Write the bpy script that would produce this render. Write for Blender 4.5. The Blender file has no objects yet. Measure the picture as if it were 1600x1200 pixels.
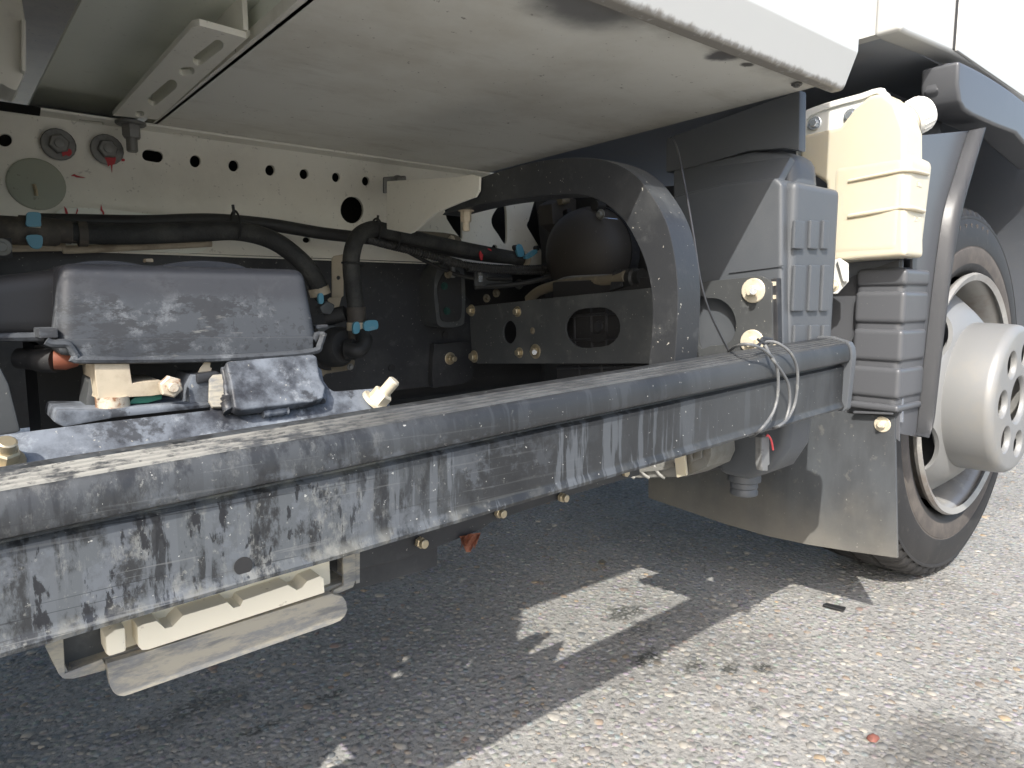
import bpy, bmesh, math, random
import numpy as np
from mathutils import Vector, Matrix, Quaternion
random.seed(7)
rng = np.random.default_rng(7)
R = math.radians
S = bpy.context.scene
COL = S.collection

# ------------------------------------------------------------------ camera, sky, sun, exposure
CAM_H, YAW, PITCH, FPX = 0.51, R(50.7), R(6.9), 1091.0
FW = Vector((math.cos(YAW)*math.cos(PITCH), math.sin(YAW)*math.cos(PITCH), -math.sin(PITCH)))
RT = Vector((math.sin(YAW), -math.cos(YAW), 0))
UP = RT.cross(FW)
cam = bpy.data.cameras.new('camera')
cam_o = bpy.data.objects.new('camera', cam); COL.objects.link(cam_o)
cam.sensor_width = 36; cam.lens = 36*FPX/1600
cam.clip_start = .01; cam.clip_end = 600
cam_o.matrix_world = Matrix.Translation((0, 0, CAM_H)) @ Matrix((RT, UP, -FW)).transposed().to_4x4()
S.camera = cam_o

SUN = Vector((-.93, -.60, 1.0)).normalized()
w = bpy.data.worlds.new('World'); S.world = w; w.use_nodes = True
nt = w.node_tree
sky = nt.nodes.new('ShaderNodeTexSky'); sky.sky_type = 'NISHITA'; sky.sun_disc = False
sky.sun_elevation = math.asin(SUN.z); sky.sun_rotation = math.atan2(SUN.x, SUN.y)
sky.dust_density = 3.0; sky.air_density = 1.0; sky.ozone_density = .8
nt.links.new(sky.outputs[0], nt.nodes['Background'].inputs[0])
nt.nodes['Background'].inputs[1].default_value = .15
sl = bpy.data.lights.new('sun', 'SUN'); sl.energy = 2.7; sl.angle = R(.55); sl.color = (1, .96, .895)
so = bpy.data.objects.new('sun', sl); COL.objects.link(so)
so.rotation_euler = SUN.to_track_quat('Z', 'Y').to_euler(); so.location = (-4, -3, 5)
S.view_settings.view_transform = 'Standard'; S.view_settings.look = 'None'
S.view_settings.gamma = 1; S.view_settings.use_curve_mapping = False
S.view_settings.exposure = 1.16
S.cycles.diffuse_bounces = 8; S.cycles.max_bounces = 12

# ------------------------------------------------------------------ measuring helpers
def ray(px, py): return FW + RT*((px-800)/FPX) + UP*((600-py)/FPX)
def QX(px, py, v): d = ray(px, py); return Vector((0, 0, CAM_H)) + d*(v/d.x)
def QY(px, py, v): d = ray(px, py); return Vector((0, 0, CAM_H)) + d*(v/d.y)
def QZ(px, py, v): d = ray(px, py); return Vector((0, 0, CAM_H)) + d*((v-CAM_H)/d.z)
def PX(v, *pts): return [QX(a, b, v) for a, b in pts]
def PY(v, *pts): return [QY(a, b, v) for a, b in pts]
def PZ(v, *pts): return [QZ(a, b, v) for a, b in pts]
def ell(Q, v, cx, cy, rx, ry, n=20, rot=0):
    return [Q(cx+rx*math.cos(t)*math.cos(rot)-ry*math.sin(t)*math.sin(rot),
              cy+rx*math.cos(t)*math.sin(rot)+ry*math.sin(t)*math.cos(rot), v) for t in [2*math.pi*i/n for i in range(n)]]
def pill(Q, v, x0, y0, x1, y1, r, n=8):
    a = math.atan2(y1-y0, x1-x0); o = []
    for i in range(n+1): t = a+math.pi/2+math.pi*i/n; o.append(Q(x0+r*math.cos(t), y0+r*math.sin(t), v))
    for i in range(n+1): t = a-math.pi/2+math.pi*i/n; o.append(Q(x1+r*math.cos(t), y1+r*math.sin(t), v))
    return o
def smooth(pts, n=8, closed=False):
    P = [Vector(p) for p in pts]; out = []
    m = len(P)
    for i in range(m if closed else m-1):
        if closed: a, b, c, d = P[i-1], P[i], P[(i+1) % m], P[(i+2) % m]
        else: a, b, c, d = P[max(i-1, 0)], P[i], P[i+1], P[min(i+2, m-1)]
        for k in range(n):
            t = k/n
            out.append(.5*((2*b)+(c-a)*t+(2*a-5*b+4*c-d)*t*t+(3*b-a-3*c+d)*t**3))
    if not closed: out.append(P[-1])
    return out

# ------------------------------------------------------------------ mesh helpers
def finish(bm, name, mat, parent=None, label=None, bevel=0, seg=2, ang=32, kind=None, world_parent=None):
    bmesh.ops.recalc_face_normals(bm, faces=bm.faces)
    if bevel:
        ed = [e for e in bm.edges if len(e.link_faces) == 2 and e.calc_face_angle(0) > R(ang)]
        if ed:
            bmesh.ops.bevel(bm, geom=ed, offset=bevel, segments=seg, profile=.6, affect='EDGES', clamp_overlap=True)
    me = bpy.data.meshes.new(name)
    bm.to_mesh(me); bm.free()
    return link(me, name, mat, parent, label, kind)
def link(me, name, mat, parent=None, label=None, kind=None, ang=38):
    if mat is not None and not me.materials: me.materials.append(mat)
    me.polygons.foreach_set('use_smooth', [True]*len(me.polygons))
    try: me.set_sharp_from_angle(angle=R(ang))
    except Exception: pass
    o = bpy.data.objects.new(name, me); COL.objects.link(o)
    wn = o.modifiers.new('normals', 'WEIGHTED_NORMAL'); wn.keep_sharp = True; wn.weight = 80
    if parent is not None:
        o.parent = parent
        if parent.type == 'EMPTY': o.matrix_parent_inverse = Matrix.Translation(-parent.location)
    if label: o['label'] = label
    if kind: o['kind'] = kind
    return o
def tag(o, label, cat, group=None):
    o['label'] = label; o['category'] = cat
    if group: o['group'] = group
    return o
def a_slab(bm, pts, th, holes=()):
    th = Vector(th); edges = []
    for loop in [pts]+list(holes):
        vs = [bm.verts.new(p) for p in loop]
        edges += [bm.edges.new((vs[i], vs[(i+1) % len(vs)])) for i in range(len(vs))]
    g = bmesh.ops.triangle_fill(bm, use_beauty=True, use_dissolve=False, edges=edges)
    fs = [f for f in g['geom'] if isinstance(f, bmesh.types.BMFace)]
    e = bmesh.ops.extrude_face_region(bm, geom=fs)
    bmesh.ops.translate(bm, vec=th, verts=[v for v in e['geom'] if isinstance(v, bmesh.types.BMVert)])
    return bm
def slab(name, pts, th, mat, parent=None, holes=(), bevel=0, **k):
    return finish(a_slab(bmesh.new(), pts, th, holes), name, mat, parent, bevel=bevel, **k)
def a_box(bm, a, b):
    r = bmesh.ops.create_cube(bm, size=1)
    a, b = Vector(a), Vector(b)
    for v in r['verts']: v.co = Vector([(a[i]+b[i])/2+v.co[i]*(b[i]-a[i]) for i in range(3)])
    return bm
def box(name, a, b, mat, parent=None, bevel=0, **k): return finish(a_box(bmesh.new(), a, b), name, mat, parent, bevel=bevel, **k)
def a_tube(bm, pts, r, n=12, cap=True, corr=0, period=.006, flat=1):
    P = [Vector(p) for p in pts]; L = 0; rings = []
    t = (P[1]-P[0]).normalized(); nv = t.orthogonal().normalized()
    for i, p in enumerate(P):
        t2 = (P[min(i+1, len(P)-1)]-P[max(i-1, 0)]).normalized()
        nv = (nv - t2*nv.dot(t2)).normalized(); bv = t2.cross(nv)
        if i: L += (p-P[i-1]).length
        rr = r[i] if isinstance(r, (list, tuple)) else r
        if corr: rr *= 1+corr*(1 if (L/period) % 1 < .5 else -1)
        rings.append([bm.verts.new(p+rr*(math.cos(a)*nv+flat*math.sin(a)*bv)) for a in [2*math.pi*k/n for k in range(n)]])
    for a, b in zip(rings, rings[1:]):
        for k in range(n): bm.faces.new((a[k], a[(k+1) % n], b[(k+1) % n], b[k]))
    if cap: bm.faces.new(rings[0]); bm.faces.new(rings[-1])
    return bm
def tube(name, pts, r, mat, parent=None, n=12, **k):
    kk = {q: k.pop(q) for q in ('corr', 'period', 'cap', 'flat') if q in k}
    return finish(a_tube(bmesh.new(), pts, r, n, **kk), name, mat, parent, **k)
def resample(pts, step):
    out = [pts[0].copy()]; acc = 0
    for a, b in zip(pts, pts[1:]):
        d = (b-a).length; s = step-acc
        while s <= d: out.append(a.lerp(b, s/d)); s += step
        acc = (acc+d) % step if d else acc
        acc = d-(s-step)
    out.append(pts[-1].copy()); return out
def a_lathe(bm, prof, org, axis, n=32, up=None):
    org, axis = Vector(org), Vector(axis).normalized()
    u = (Vector(up) if up else axis.orthogonal()); u = (u-axis*u.dot(axis)).normalized(); v = axis.cross(u)
    rings = []
    for h, r in prof:
        if r < 1e-6: rings.append([bm.verts.new(org+axis*h)])
        else: rings.append([bm.verts.new(org+axis*h+r*(math.cos(t)*u+math.sin(t)*v)) for t in [2*math.pi*k/n for k in range(n)]])
    for a, b in zip(rings, rings[1:]):
        for k in range(n):
            j = (k+1) % n
            if len(a) == 1 and len(b) == 1: continue
            if len(a) == 1: bm.faces.new((a[0], b[j], b[k]))
            elif len(b) == 1: bm.faces.new((a[k], a[j], b[0]))
            else: bm.faces.new((a[k], a[j], b[j], b[k]))
    return bm
def lathe(name, prof, org, axis, mat, parent=None, n=32, **k): return finish(a_lathe(bmesh.new(), prof, org, axis, n), name, mat, parent, **k)
def a_sweep(bm, prof, p0, p1):
    """profile = list of 3-D offsets swept straight from p0 to p1"""
    A = [bm.verts.new(Vector(p0)+Vector(q)) for q in prof]; B = [bm.verts.new(Vector(p1)+Vector(q)) for q in prof]
    n = len(prof)
    for i in range(n): bm.faces.new((A[i], A[(i+1) % n], B[(i+1) % n], B[i]))
    bm.faces.new(A); bm.faces.new(B)
    return bm

# ------------------------------------------------------------------ materials
class M:
    def __init__(s, name, base, rough=.5, metal=0, spec=.5, coat=0):
        m = bpy.data.materials.new(name); m.use_nodes = True; s.m = m; s.nt = m.node_tree; s.N = s.nt.nodes
        s.b = s.N['Principled BSDF']; s.L = s.nt.links.new
        c = s.N.new('ShaderNodeRGB'); c.outputs[0].default_value = (*base, 1); s.col = c.outputs[0]
        s.rough = None; s.b.inputs['Roughness'].default_value = rough; s.r0 = rough
        s.b.inputs['Metallic'].default_value = metal; s.b.inputs['Specular IOR Level'].default_value = spec
        s.b.inputs['Coat Weight'].default_value = coat
        s.pos = s.N.new('ShaderNodeTexCoord').outputs['Object']; s.h = None
    def noise(s, scale, stretch=(1, 1, 1), detail=6, rough=.6, dist=0, off=(0, 0, 0)):
        mp = s.N.new('ShaderNodeMapping'); mp.inputs['Scale'].default_value = stretch; mp.inputs['Location'].default_value = off
        s.L(s.pos, mp.inputs[0])
        n = s.N.new('ShaderNodeTexNoise'); n.inputs['Scale'].default_value = scale; n.inputs['Detail'].default_value = detail
        n.inputs['Roughness'].default_value = rough; n.inputs['Distortion'].default_value = dist
        s.L(mp.outputs[0], n.inputs['Vector']); return n.outputs[0]
    def ramp(s, x, lo, hi, a=0., b=1.):
        r = s.N.new('ShaderNodeMapRange'); r.interpolation_type = 'SMOOTHSTEP'
        for i, v in zip((1, 2, 3, 4), (lo, hi, a, b)): r.inputs[i].default_value = v
        s.L(x, r.inputs[0]); return r.outputs[0]
    def math(s, op, a, b=None):
        n = s.N.new('ShaderNodeMath'); n.operation = op
        for i, v in enumerate((a, b)):
            if v is None: continue
            if isinstance(v, (int, float)): n.inputs[i].default_value = v
            else: s.L(v, n.inputs[i])
        return n.outputs[0]
    def axis(s, i):
        x = s.N.new('ShaderNodeSeparateXYZ'); s.L(s.pos, x.inputs[0]); return x.outputs[i]
    def mix(s, fac, color, rough=None):
        n = s.N.new('ShaderNodeMix'); n.data_type = 'RGBA'
        if isinstance(fac, (int, float)): n.inputs[0].default_value = fac
        else: s.L(fac, n.inputs[0])
        s.L(s.col, n.inputs[6])
        if isinstance(color, tuple): n.inputs[7].default_value = (*color, 1)
        else: s.L(color, n.inputs[7])
        s.col = n.outputs[2]
        if rough is not None:
            f = s.N.new('ShaderNodeMix'); s.L(fac, f.inputs[0])
            if s.rough is None: f.inputs[2].default_value = s.r0
            else: s.L(s.rough, f.inputs[2])
            f.inputs[3].default_value = rough; s.rough = f.outputs[0]
        return s
    def grime(s, color, scale=20, lo=.5, hi=.65, amt=1, stretch=(1, 1, 1), detail=8, nr=.65, dist=0, rough=None, off=(0, 0, 0), mask=None):
        f = s.ramp(s.noise(scale, stretch, detail, nr, dist, off), lo, hi, 0, amt)
        if mask is not None: f = s.math('MULTIPLY', f, mask)
        return s.mix(f, color, rough)
    def spot(s, c, rad, color, amt=1, edge=.45, wob=.5, scale=20, rough=None):
        mp = s.N.new('ShaderNodeMapping'); mp.vector_type = 'TEXTURE'
        mp.inputs['Location'].default_value = c; mp.inputs['Scale'].default_value = rad
        s.L(s.pos, mp.inputs[0])
        l = s.N.new('ShaderNodeVectorMath'); l.operation = 'LENGTH'; s.L(mp.outputs[0], l.inputs[0])
        d = s.math('ADD', l.outputs['Value'], s.math('MULTIPLY', s.math('SUBTRACT', s.noise(scale), .5), wob*2))
        return s.mix(s.ramp(d, 1-edge, 1+edge, amt, 0), color, rough)
    def bump(s, x, strength=.3, dist=.002):
        b = s.N.new('ShaderNodeBump'); b.inputs['Strength'].default_value = strength; b.inputs['Distance'].default_value = dist
        s.L(x, b.inputs['Height'])
        if s.h is not None: s.L(s.h, b.inputs['Normal'])
        s.h = b.outputs[0]; return s
    def done(s):
        s.L(s.col, s.b.inputs['Base Color'])
        if s.rough is not None: s.L(s.rough, s.b.inputs['Roughness'])
        if s.h is not None: s.L(s.h, s.b.inputs['Normal'])
        return s.m

def white_steel(name, base=(.80, .785, .70), dirt=.38):
    m = M(name, base, .5)
    m.grime((.34, .31, .25), 3.5, .42, .75, dirt)
    m.grime((.20, .17, .13), 26, .60, .78, dirt*.7)
    m.grime((.12, .10, .08), 140, .66, .72, dirt*.8, detail=2)
    m.bump(m.noise(160), .08, .001)
    return m.done()
MAT = {}
MAT['white'] = white_steel('dusty_white_steel')
MAT['whiteweb'] = white_steel('greenish_white_steel', (.78, .81, .73), .2)
m = M('underfloor_panel', (.78, .775, .715), .55)
m.grime((.52, .485, .40), 4.0, .40, .72, .55).grime((.38, .34, .26), 14, .54, .78, .4, stretch=(.5, 1.6, 1))
m.grime((.16, .14, .11), 120, .67, .74, .8, detail=3)
o_ = QZ(925, 8, .752); m.spot(o_, (.055, .042, .5), (.09, .092, .10), .85, .5, .35, 25)
o_ = QZ(1132, 86, .752); m.spot(o_, (.018, .016, .5), (.08, .08, .09), .9, .4, .6, 60)
o_ = QZ(1168, 101, .752); m.spot(o_, (.008, .006, .5), (.05, .05, .05), .9, .3, .5, 90)
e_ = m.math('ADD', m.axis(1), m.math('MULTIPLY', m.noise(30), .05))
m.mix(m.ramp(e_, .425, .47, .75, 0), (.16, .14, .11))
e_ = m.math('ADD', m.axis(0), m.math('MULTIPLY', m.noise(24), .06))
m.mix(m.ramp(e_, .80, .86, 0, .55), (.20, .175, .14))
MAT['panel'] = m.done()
MAT['olive'] = white_steel('olive_floor', (.72, .66, .48), .5)
m = M('white_body_paint', (.56, .567, .55), .32, coat=.3)
m.grime((.48, .475, .44), 6, .5, .8, .3)
z_ = m.math('ADD', m.axis(2), m.math('MULTIPLY', m.noise(120, (1, 1, .4)), .014))
m.mix(m.ramp(z_, .7485, .754, .85, 0), (.22, .20, .17), .8)
MAT['paint'] = m.done()
m = M('cab_paint', (.57, .572, .55), .28, coat=.4); m.grime((.5, .485, .44), 9, .55, .8, .25); MAT['cab'] = m.done()

# chalky black: guard
m = M('chalky_black_extrusion', (.014, .015, .0165), .42)
hz_ = m.math('SUBTRACT', m.axis(2), m.math('ADD', m.math('MULTIPLY', m.axis(0), .0438), .3443))     # height above the rail's lower edge
face = m.ramp(hz_, .050, .056, 1, .42)
fade = m.ramp(m.axis(0), .10, .46, 1, .06)
fade2 = m.math('MULTIPLY', m.ramp(m.axis(0), .14, .33, 1, 0), face)
m.grime((.058, .062, .065), 6, .25, .6, .9, stretch=(1.5, 1, .8), detail=8, rough=.55, mask=m.ramp(m.axis(0), .35, .75, .25, 1))  # greyer towards the front end: sky reflection put into the colour
m.grime((.082, .092, .101), 30, .43, .53, .9, stretch=(1.7, 1, .75), detail=14, nr=.74, rough=.75, mask=fade2)
m.grime((.088, .098, .109), 24, .535, .575, .85, stretch=(3.6, 1, .26), detail=10, nr=.62, rough=.65, mask=m.math('MULTIPLY', m.ramp(m.axis(0), .36, .75, .9, .12), m.ramp(hz_, .049, .056, 1, .2)))
m.grime((.10, .112, .128), 34, .50, .60, .8, stretch=(1.2, 1, 1.2), detail=12, nr=.7, rough=.7, mask=m.math('MULTIPLY', fade, m.ramp(hz_, .056, .070, 1, 0)))
m.grime((.175, .18, .172), 55, .52, .64, .75, stretch=(1.6, 1, .8), detail=14, nr=.78, rough=.85, mask=fade2)
m.grime((.012, .013, .016), 46, .56, .595, .95, stretch=(2.0, 1, .65), detail=10, nr=.68, rough=.4, mask=fade2)
m.grime((.013, .014, .016), 17, .585, .62, .85, stretch=(2.8, 1, .6), detail=12, nr=.66, rough=.38, mask=m.math('MULTIPLY', fade, m.ramp(hz_, .049, .056, 1, .15)))
m.grime((.18, .178, .155), 60, .48, .64, .6, detail=10, mask=m.math('MULTIPLY', m.ramp(hz_, .003, .013, 1, 0), m.ramp(m.axis(0), .12, .4, 1, .25)))
m.grime((.22, .22, .19), 40, .46, .62, .7, detail=8, mask=m.math('MULTIPLY', m.ramp(m.math('ABSOLUTE', m.math('SUBTRACT', hz_, .0535)), .0, .004, 1, 0), fade))
m.grime((.24, .24, .22), 240, .62, .70, .45, detail=5, mask=fade)
m.grime((.15, .155, .155), 70, .62, .65, .4, stretch=(.10, 1, 5), detail=3, mask=m.math('MULTIPLY', fade, face))
m.grime((.012, .013, .015), 52, .63, .66, .6, stretch=(.07, 1, 6), detail=3, off=(.3, 0, .7), mask=fade2)
m.grime((.5, .5, .47), 260, .72, .75, .6, detail=2)
m.bump(m.noise(300), .1, .0006)
MAT['guard'] = m.done()
m = M('worn_ridge_top', (.040, .042, .045), .5)
m.grime((.085, .09, .095), 40, .42, .62, .7, stretch=(.3, 1, 1))
m.grime((.30, .295, .265), 75, .38, .54, .9, stretch=(.8, 1.6, 1.6), detail=10, nr=.72, mask=m.ramp(m.axis(0), .06, .26, 1, .10), rough=.8)
m.grime((.06, .06, .06), 210, .58, .64, .8, stretch=(.6, 1, 1), detail=6)
MAT['ridge'] = m.done()
m = M('chalky_black_sheet', (.020, .021, .025), .45)
m.grime((.19, .215, .25), 12, .36, .58, .85, detail=10, nr=.7, rough=.8)
m.grime((.36, .39, .42), 34, .54, .70, .7, detail=10, nr=.75, rough=.85)
m.grime((.018, .019, .022), 30, .56, .63, .8, detail=8)
m.grime((.46, .44, .37), 260, .68, .73, .6, detail=3)
m.bump(m.noise(120), .25, .001)
MAT['chalk'] = m.done()
m = M('chalky_black_cover', (.022, .024, .029), .38)
m.grime((.052, .058, .066), 9, .28, .55, .95, detail=12, nr=.7, rough=.7, off=(.35, 0, .1))
m.grime((.135, .145, .157), 40, .50, .62, .85, detail=14, nr=.8, rough=.8)
m.grime((.028, .030, .034), 15, .535, .57, .9, stretch=(.8, 1, 1.6), detail=14, nr=.74, off=(.2, .0, .05))
m.grime((.026, .028, .032), 200, .54, .60, .7, detail=6, mask=m.ramp(m.noise(14, off=(4, 2, 0)), .48, .56, 0, 1))
m.grime((.20, .20, .19), 60, .60, .68, .6, stretch=(.5, 1, 2), detail=10)
z_ = m.math('ADD', m.axis(2), m.math('MULTIPLY', m.noise(22), .02)); m.mix(m.ramp(z_, .515, .527, 0, .85), (.034, .036, .042))  # dark top band: the body sill's shadow painted into the cover
m.bump(m.noise(90), .12, .001)
MAT['cover'] = m.done()

def black(name, base=(.022, .023, .026), rough=.5, dust=(.12, .12, .115), amt=.5, bump=.15, speck=.5):
    m = M(name, base, rough)
    m.grime(dust, 7, .45, .8, amt, rough=.8).grime(dust, 45, .55, .75, amt*.6, rough=.8)
    if speck: m.grime((.34, .33, .29), 210, .70, .735, speck, detail=2)
    if bump: m.bump(m.noise(220), bump, .0008)
    return m.done()
MAT['black'] = black('black_steel')
MAT['dusty'] = black('dusty_black_steel', (.058, .062, .064), .5, (.15, .155, .15), .75, .2, .8)
MAT['stay'] = black('speckled_black_stay', (.028, .030, .033), .42, (.10, .105, .105), .7, .2, 1)
MAT['deep'] = black('deep_black', (.019, .019, .020), .6, (.04, .04, .038), .5, .1, .2)
m = M('moulded_black_plastic', (.082, .09, .10), .42); m.grime((.12, .125, .13), 10, .4, .8, .5, rough=.6); m.bump(m.noise(900, detail=2), .35, .0006)
MAT['plastic'] = m.done()
m = M('satin_black_plastic', (.085, .089, .097), .32); m.grime((.11, .115, .12), 8, .45, .8, .4); m.grime((.25, .25, .23), 260, .72, .75, .4, detail=2); m.bump(m.noise(1400, detail=2), .06, .0004)
MAT['fender'] = m.done()
MAT['liner'] = black('arch_liner', (.16, .175, .20), .7, (.21, .205, .20), .6, .2, .3)  # raised blue-grey tone stands in for haze glare inside the arch
MAT['underbody'] = black('haze_lifted_underbody', (.30, .32, .35), .7, (.36, .35, .33), .6, .2, .2)  # pale blue-grey puts haze glare under the cab into the colour
m = M('dusty_rubber_flap', (.042, .045, .049), .6)
m.grime((.085, .095, .105), 6, .35, .7, .8, stretch=(1, 1.4, .5))
z_ = m.math('ADD', m.axis(2), m.math('MULTIPLY', m.noise(14), .12))
m.mix(m.ramp(z_, .15, .30, .75, 0), (.185, .175, .15), .8)
m.grime((.15, .15, .14), 60, .58, .7, .5).grime((.3, .29, .26), 200, .7, .73, .6, detail=2)
m.bump(m.noise(60), .15, .001); MAT['flap'] = m.done()
m = M('cream_plastic', (.57, .525, .41), .38); m.grime((.58, .525, .40), 7, .5, .8, .4)
m.b.inputs['Subsurface Weight'].default_value = .25; m.b.inputs['Subsurface Radius'].default_value = (.02, .014, .007)
m.b.inputs['Subsurface Scale'].default_value = .5; MAT['cream'] = m.done()
m = M('aged_cream_plastic', (.86, .79, .63), .5); m.grime((.66, .56, .41), 12, .5, .8, .35).grime((.35, .28, .2), 90, .64, .72, .6, detail=4); MAT['block'] = m.done()
m = M('white_cap_plastic', (.78, .77, .72), .4); MAT['cap'] = m.done()
m = M('painted_white_bracket', (.70, .71, .68), .4); m.grime((.45, .42, .36), 20, .5, .75, .4); MAT['brkt'] = m.done()
m = M('dusty_grey_tray', (.20, .20, .195), .6)
m.grime((.36, .33, .26), 26, .42, .56, .85, stretch=(.8, 1, 2.5), detail=12, nr=.75).grime((.10, .105, .11), 30, .52, .66, .7, stretch=(.5, 1, 3), detail=10)
m.grime((.20, .12, .06), 40, .68, .76, .7); MAT['tray'] = m.done()
m = M('zinc_bolt', (.50, .43, .30), .42, .75); m.grime((.30, .24, .16), 60, .5, .7, .6); MAT['zinc'] = m.done()
m = M('pale_bolt', (.66, .60, .47), .45, .3); m.grime((.42, .34, .22), 90, .5, .7, .5); MAT['pale'] = m.done()
m = M('grey_bolt', (.20, .20, .19), .5, .6); m.grime((.10, .10, .09), 80, .5, .7, .6); MAT['greybolt'] = m.done()
m = M('bright_zinc', (.72, .76, .80), .25, .9); MAT['bright'] = m.done()
m = M('rusty_nut', (.62, .55, .44), .5, .4); m.grime((.26, .10, .03), 70, .48, .6, .9); MAT['rusty'] = m.done()
m = M('beige_bracket', (.46, .40, .30), .6); m.grime((.22, .18, .13), 24, .45, .7, .7); MAT['beige'] = m.done()
m = M('hose_rubber', (.016, .0165, .017), .55); m.grime((.06, .058, .052), 14, .42, .75, .7, rough=.8); m.bump(m.noise(500, detail=2), .3, .0006); MAT['hose'] = m.done()
m = M('braided_sleeve', (.020, .021, .021), .7); m.grime((.075, .075, .068), 18, .4, .7, .6)
wv = m.N.new('ShaderNodeTexVoronoi'); wv.inputs['Scale'].default_value = 420; m.L(m.pos, wv.inputs['Vector']); m.bump(wv.outputs['Distance'], .5, .001); MAT['braid'] = m.done()
m = M('dusty_hose_end', (.060, .052, .044), .7); m.grime((.14, .12, .09), 40, .45, .7, .7); MAT['dustyhose'] = m.done()
m = M('tan_hose', (.14, .12, .085), .7); m.grime((.26, .22, .15), 50, .5, .7, .7); MAT['tan'] = m.done()
m = M('orange_rubber', (.22, .07, .04), .5); m.grime((.25, .16, .1), 30, .5, .7, .6); MAT['orange'] = m.done()
m = M('blue_clip', (.09, .28, .385), .4); m.grime((.25, .33, .35), 90, .5, .75, .5); MAT['blue'] = m.done()
m = M('red_paint', (.42, .02, .03), .45); MAT['red'] = m.done()
m = M('green_steel', (.02, .13, .09), .5); MAT['green'] = m.done()
m = M('red_wire', (.65, .08, .09), .4); MAT['redwire'] = m.done()
m = M('tie_wire', (.045, .046, .05), .4, .2); MAT['wire'] = m.done()
m = M('tie_strap', (.12, .125, .13), .5); m.grime((.26, .26, .24), 90, .5, .7, .6); MAT['strap'] = m.done()
m = M('tan_tape', (.34, .31, .25), .7); MAT['tape'] = m.done()
MAT['capgreen'] = white_steel('grey_green_cover', (.33, .36, .29), .5)
m = M('dark_green_plug', (.008, .045, .036), .5); MAT['plug'] = m.done()
MAT['can'] = black('brown_black_canister', (.042, .037, .032), .6, (.075, .066, .056), .6, .1, .2)
m = M('grey_connector', (.16, .165, .165), .5); m.grime((.06, .06, .06), 90, .5, .7, .7); MAT['conn'] = m.done()
m = M('cast_alloy', (.24, .24, .225), .5, .3); m.grime((.16, .15, .12), 30, .45, .7, .7); MAT['alloy'] = m.done()
m = M('tyre_rubber', (.020, .020, .021), .6); m.grime((.06, .055, .05), 7, .42, .8, .5, rough=.8); m.grime((.10, .095, .085), 60, .55, .75, .4); m.bump(m.noise(300), .12, .0008); MAT['tyre'] = m.done()
m = M('tyre_sidewall_dust', (.075, .066, .060), .75); m.grime((.15, .13, .11), 20, .4, .7, .6); MAT['tyredust'] = m.done()
m = M('silver_wheel_paint', (.235, .24, .24), .42, .2); m.grime((.30, .28, .24), 12, .48, .78, .5).grime((.25, .14, .07), 60, .72, .80, .4); m.bump(m.noise(1500, detail=1), .05, .0003); MAT['silver'] = m.done()
m = M('stained_rim', (.34, .335, .32), .4, .3); m.grime((.17, .115, .085), 8, .48, .7, .6).grime((.6, .58, .52), 20, .55, .7, .5); MAT['rim'] = m.done()
m = M('frayed_cloth', (.48, .20, .12), .9); m.grime((.28, .10, .055), 90, .45, .6, .7); m.bump(m.noise(200, (1, 1, .3)), .8, .003); MAT['cloth'] = m.done()
m = M('red_stone', (.20, .075, .055), .7); m.grime((.1, .04, .03), 120, .5, .65, .7); MAT['redstone'] = m.done()

# ------------------------------------------------------------------ ground: weathered exposed-aggregate asphalt
m = M('weathered_asphalt', (.285, .281, .264), .85)
m.grime((.13, .127, .118), 2.6, .40, .70, .75)
m.grime((.335, .327, .30), 95, .46, .62, .75, detail=5)
m.grime((.11, .106, .10), 130, .52, .62, .7, detail=4, off=(3, 1, 0))
vo = m.N.new('ShaderNodeTexVoronoi'); vo.inputs['Scale'].default_value = 95; m.L(m.pos, vo.inputs['Vector'])
hsv = m.N.new('ShaderNodeHueSaturation'); hsv.inputs['Saturation'].default_value = .28; hsv.inputs['Value'].default_value = .42
m.L(vo.outputs['Color'], hsv.inputs['Color']); m.mix(m.ramp(vo.outputs['Distance'], .25, .5, .45, 0), hsv.outputs[0])
# moss-dark cracks inside a few patches
ve = m.N.new('ShaderNodeTexVoronoi'); ve.feature = 'DISTANCE_TO_EDGE'; ve.inputs['Scale'].default_value = 75
wpv = m.N.new('ShaderNodeVectorMath'); wpv.operation = 'ADD'
nz = m.N.new('ShaderNodeTexNoise'); nz.inputs['Scale'].default_value = 60; m.L(m.pos, nz.inputs['Vector'])
sc_ = m.N.new('ShaderNodeVectorMath'); sc_.operation = 'SCALE'; sc_.inputs['Scale'].default_value = .012
m.L(nz.outputs['Color'], sc_.inputs[0]); m.L(m.pos, wpv.inputs[0]); m.L(sc_.outputs[0], wpv.inputs[1]); m.L(wpv.outputs[0], ve.inputs['Vector'])
crack = m.math('MAXIMUM', m.math('MULTIPLY', m.ramp(ve.outputs['Distance'], .05, .22, 1, 0), .8), m.ramp(m.noise(160, detail=6), .52, .60, 0, .9))
def patch(m, c, rad, amt):
    mp = m.N.new('ShaderNodeMapping'); mp.vector_type = 'TEXTURE'; mp.inputs['Location'].default_value = c; mp.inputs['Scale'].default_value = rad
    m.L(m.pos, mp.inputs[0]); l = m.N.new('ShaderNodeVectorMath'); l.operation = 'LENGTH'; m.L(mp.outputs[0], l.inputs[0])
    return m.ramp(m.math('ADD', l.outputs['Value'], m.math('MULTIPLY', m.noise(30), .9)), .9, 1.4, amt, 0)
PATCHES = [(975, 958, .055, .03, .9), (1010, 1030, .04, .022, 1), (1085, 1042, .03, .015, .9), (1140, 1045, .022, .015, 1), (1192, 1044, .022, .018, 1),
                          (520, 1085, .03, .012, .9), (405, 1140, .04, .012, .9), (330, 1095, .06, .04, .6), (1000, 985, .05, .02, .6), (250, 1130, .08, .03, .5), (1180, 1110, .02, .012, .5)]
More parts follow.
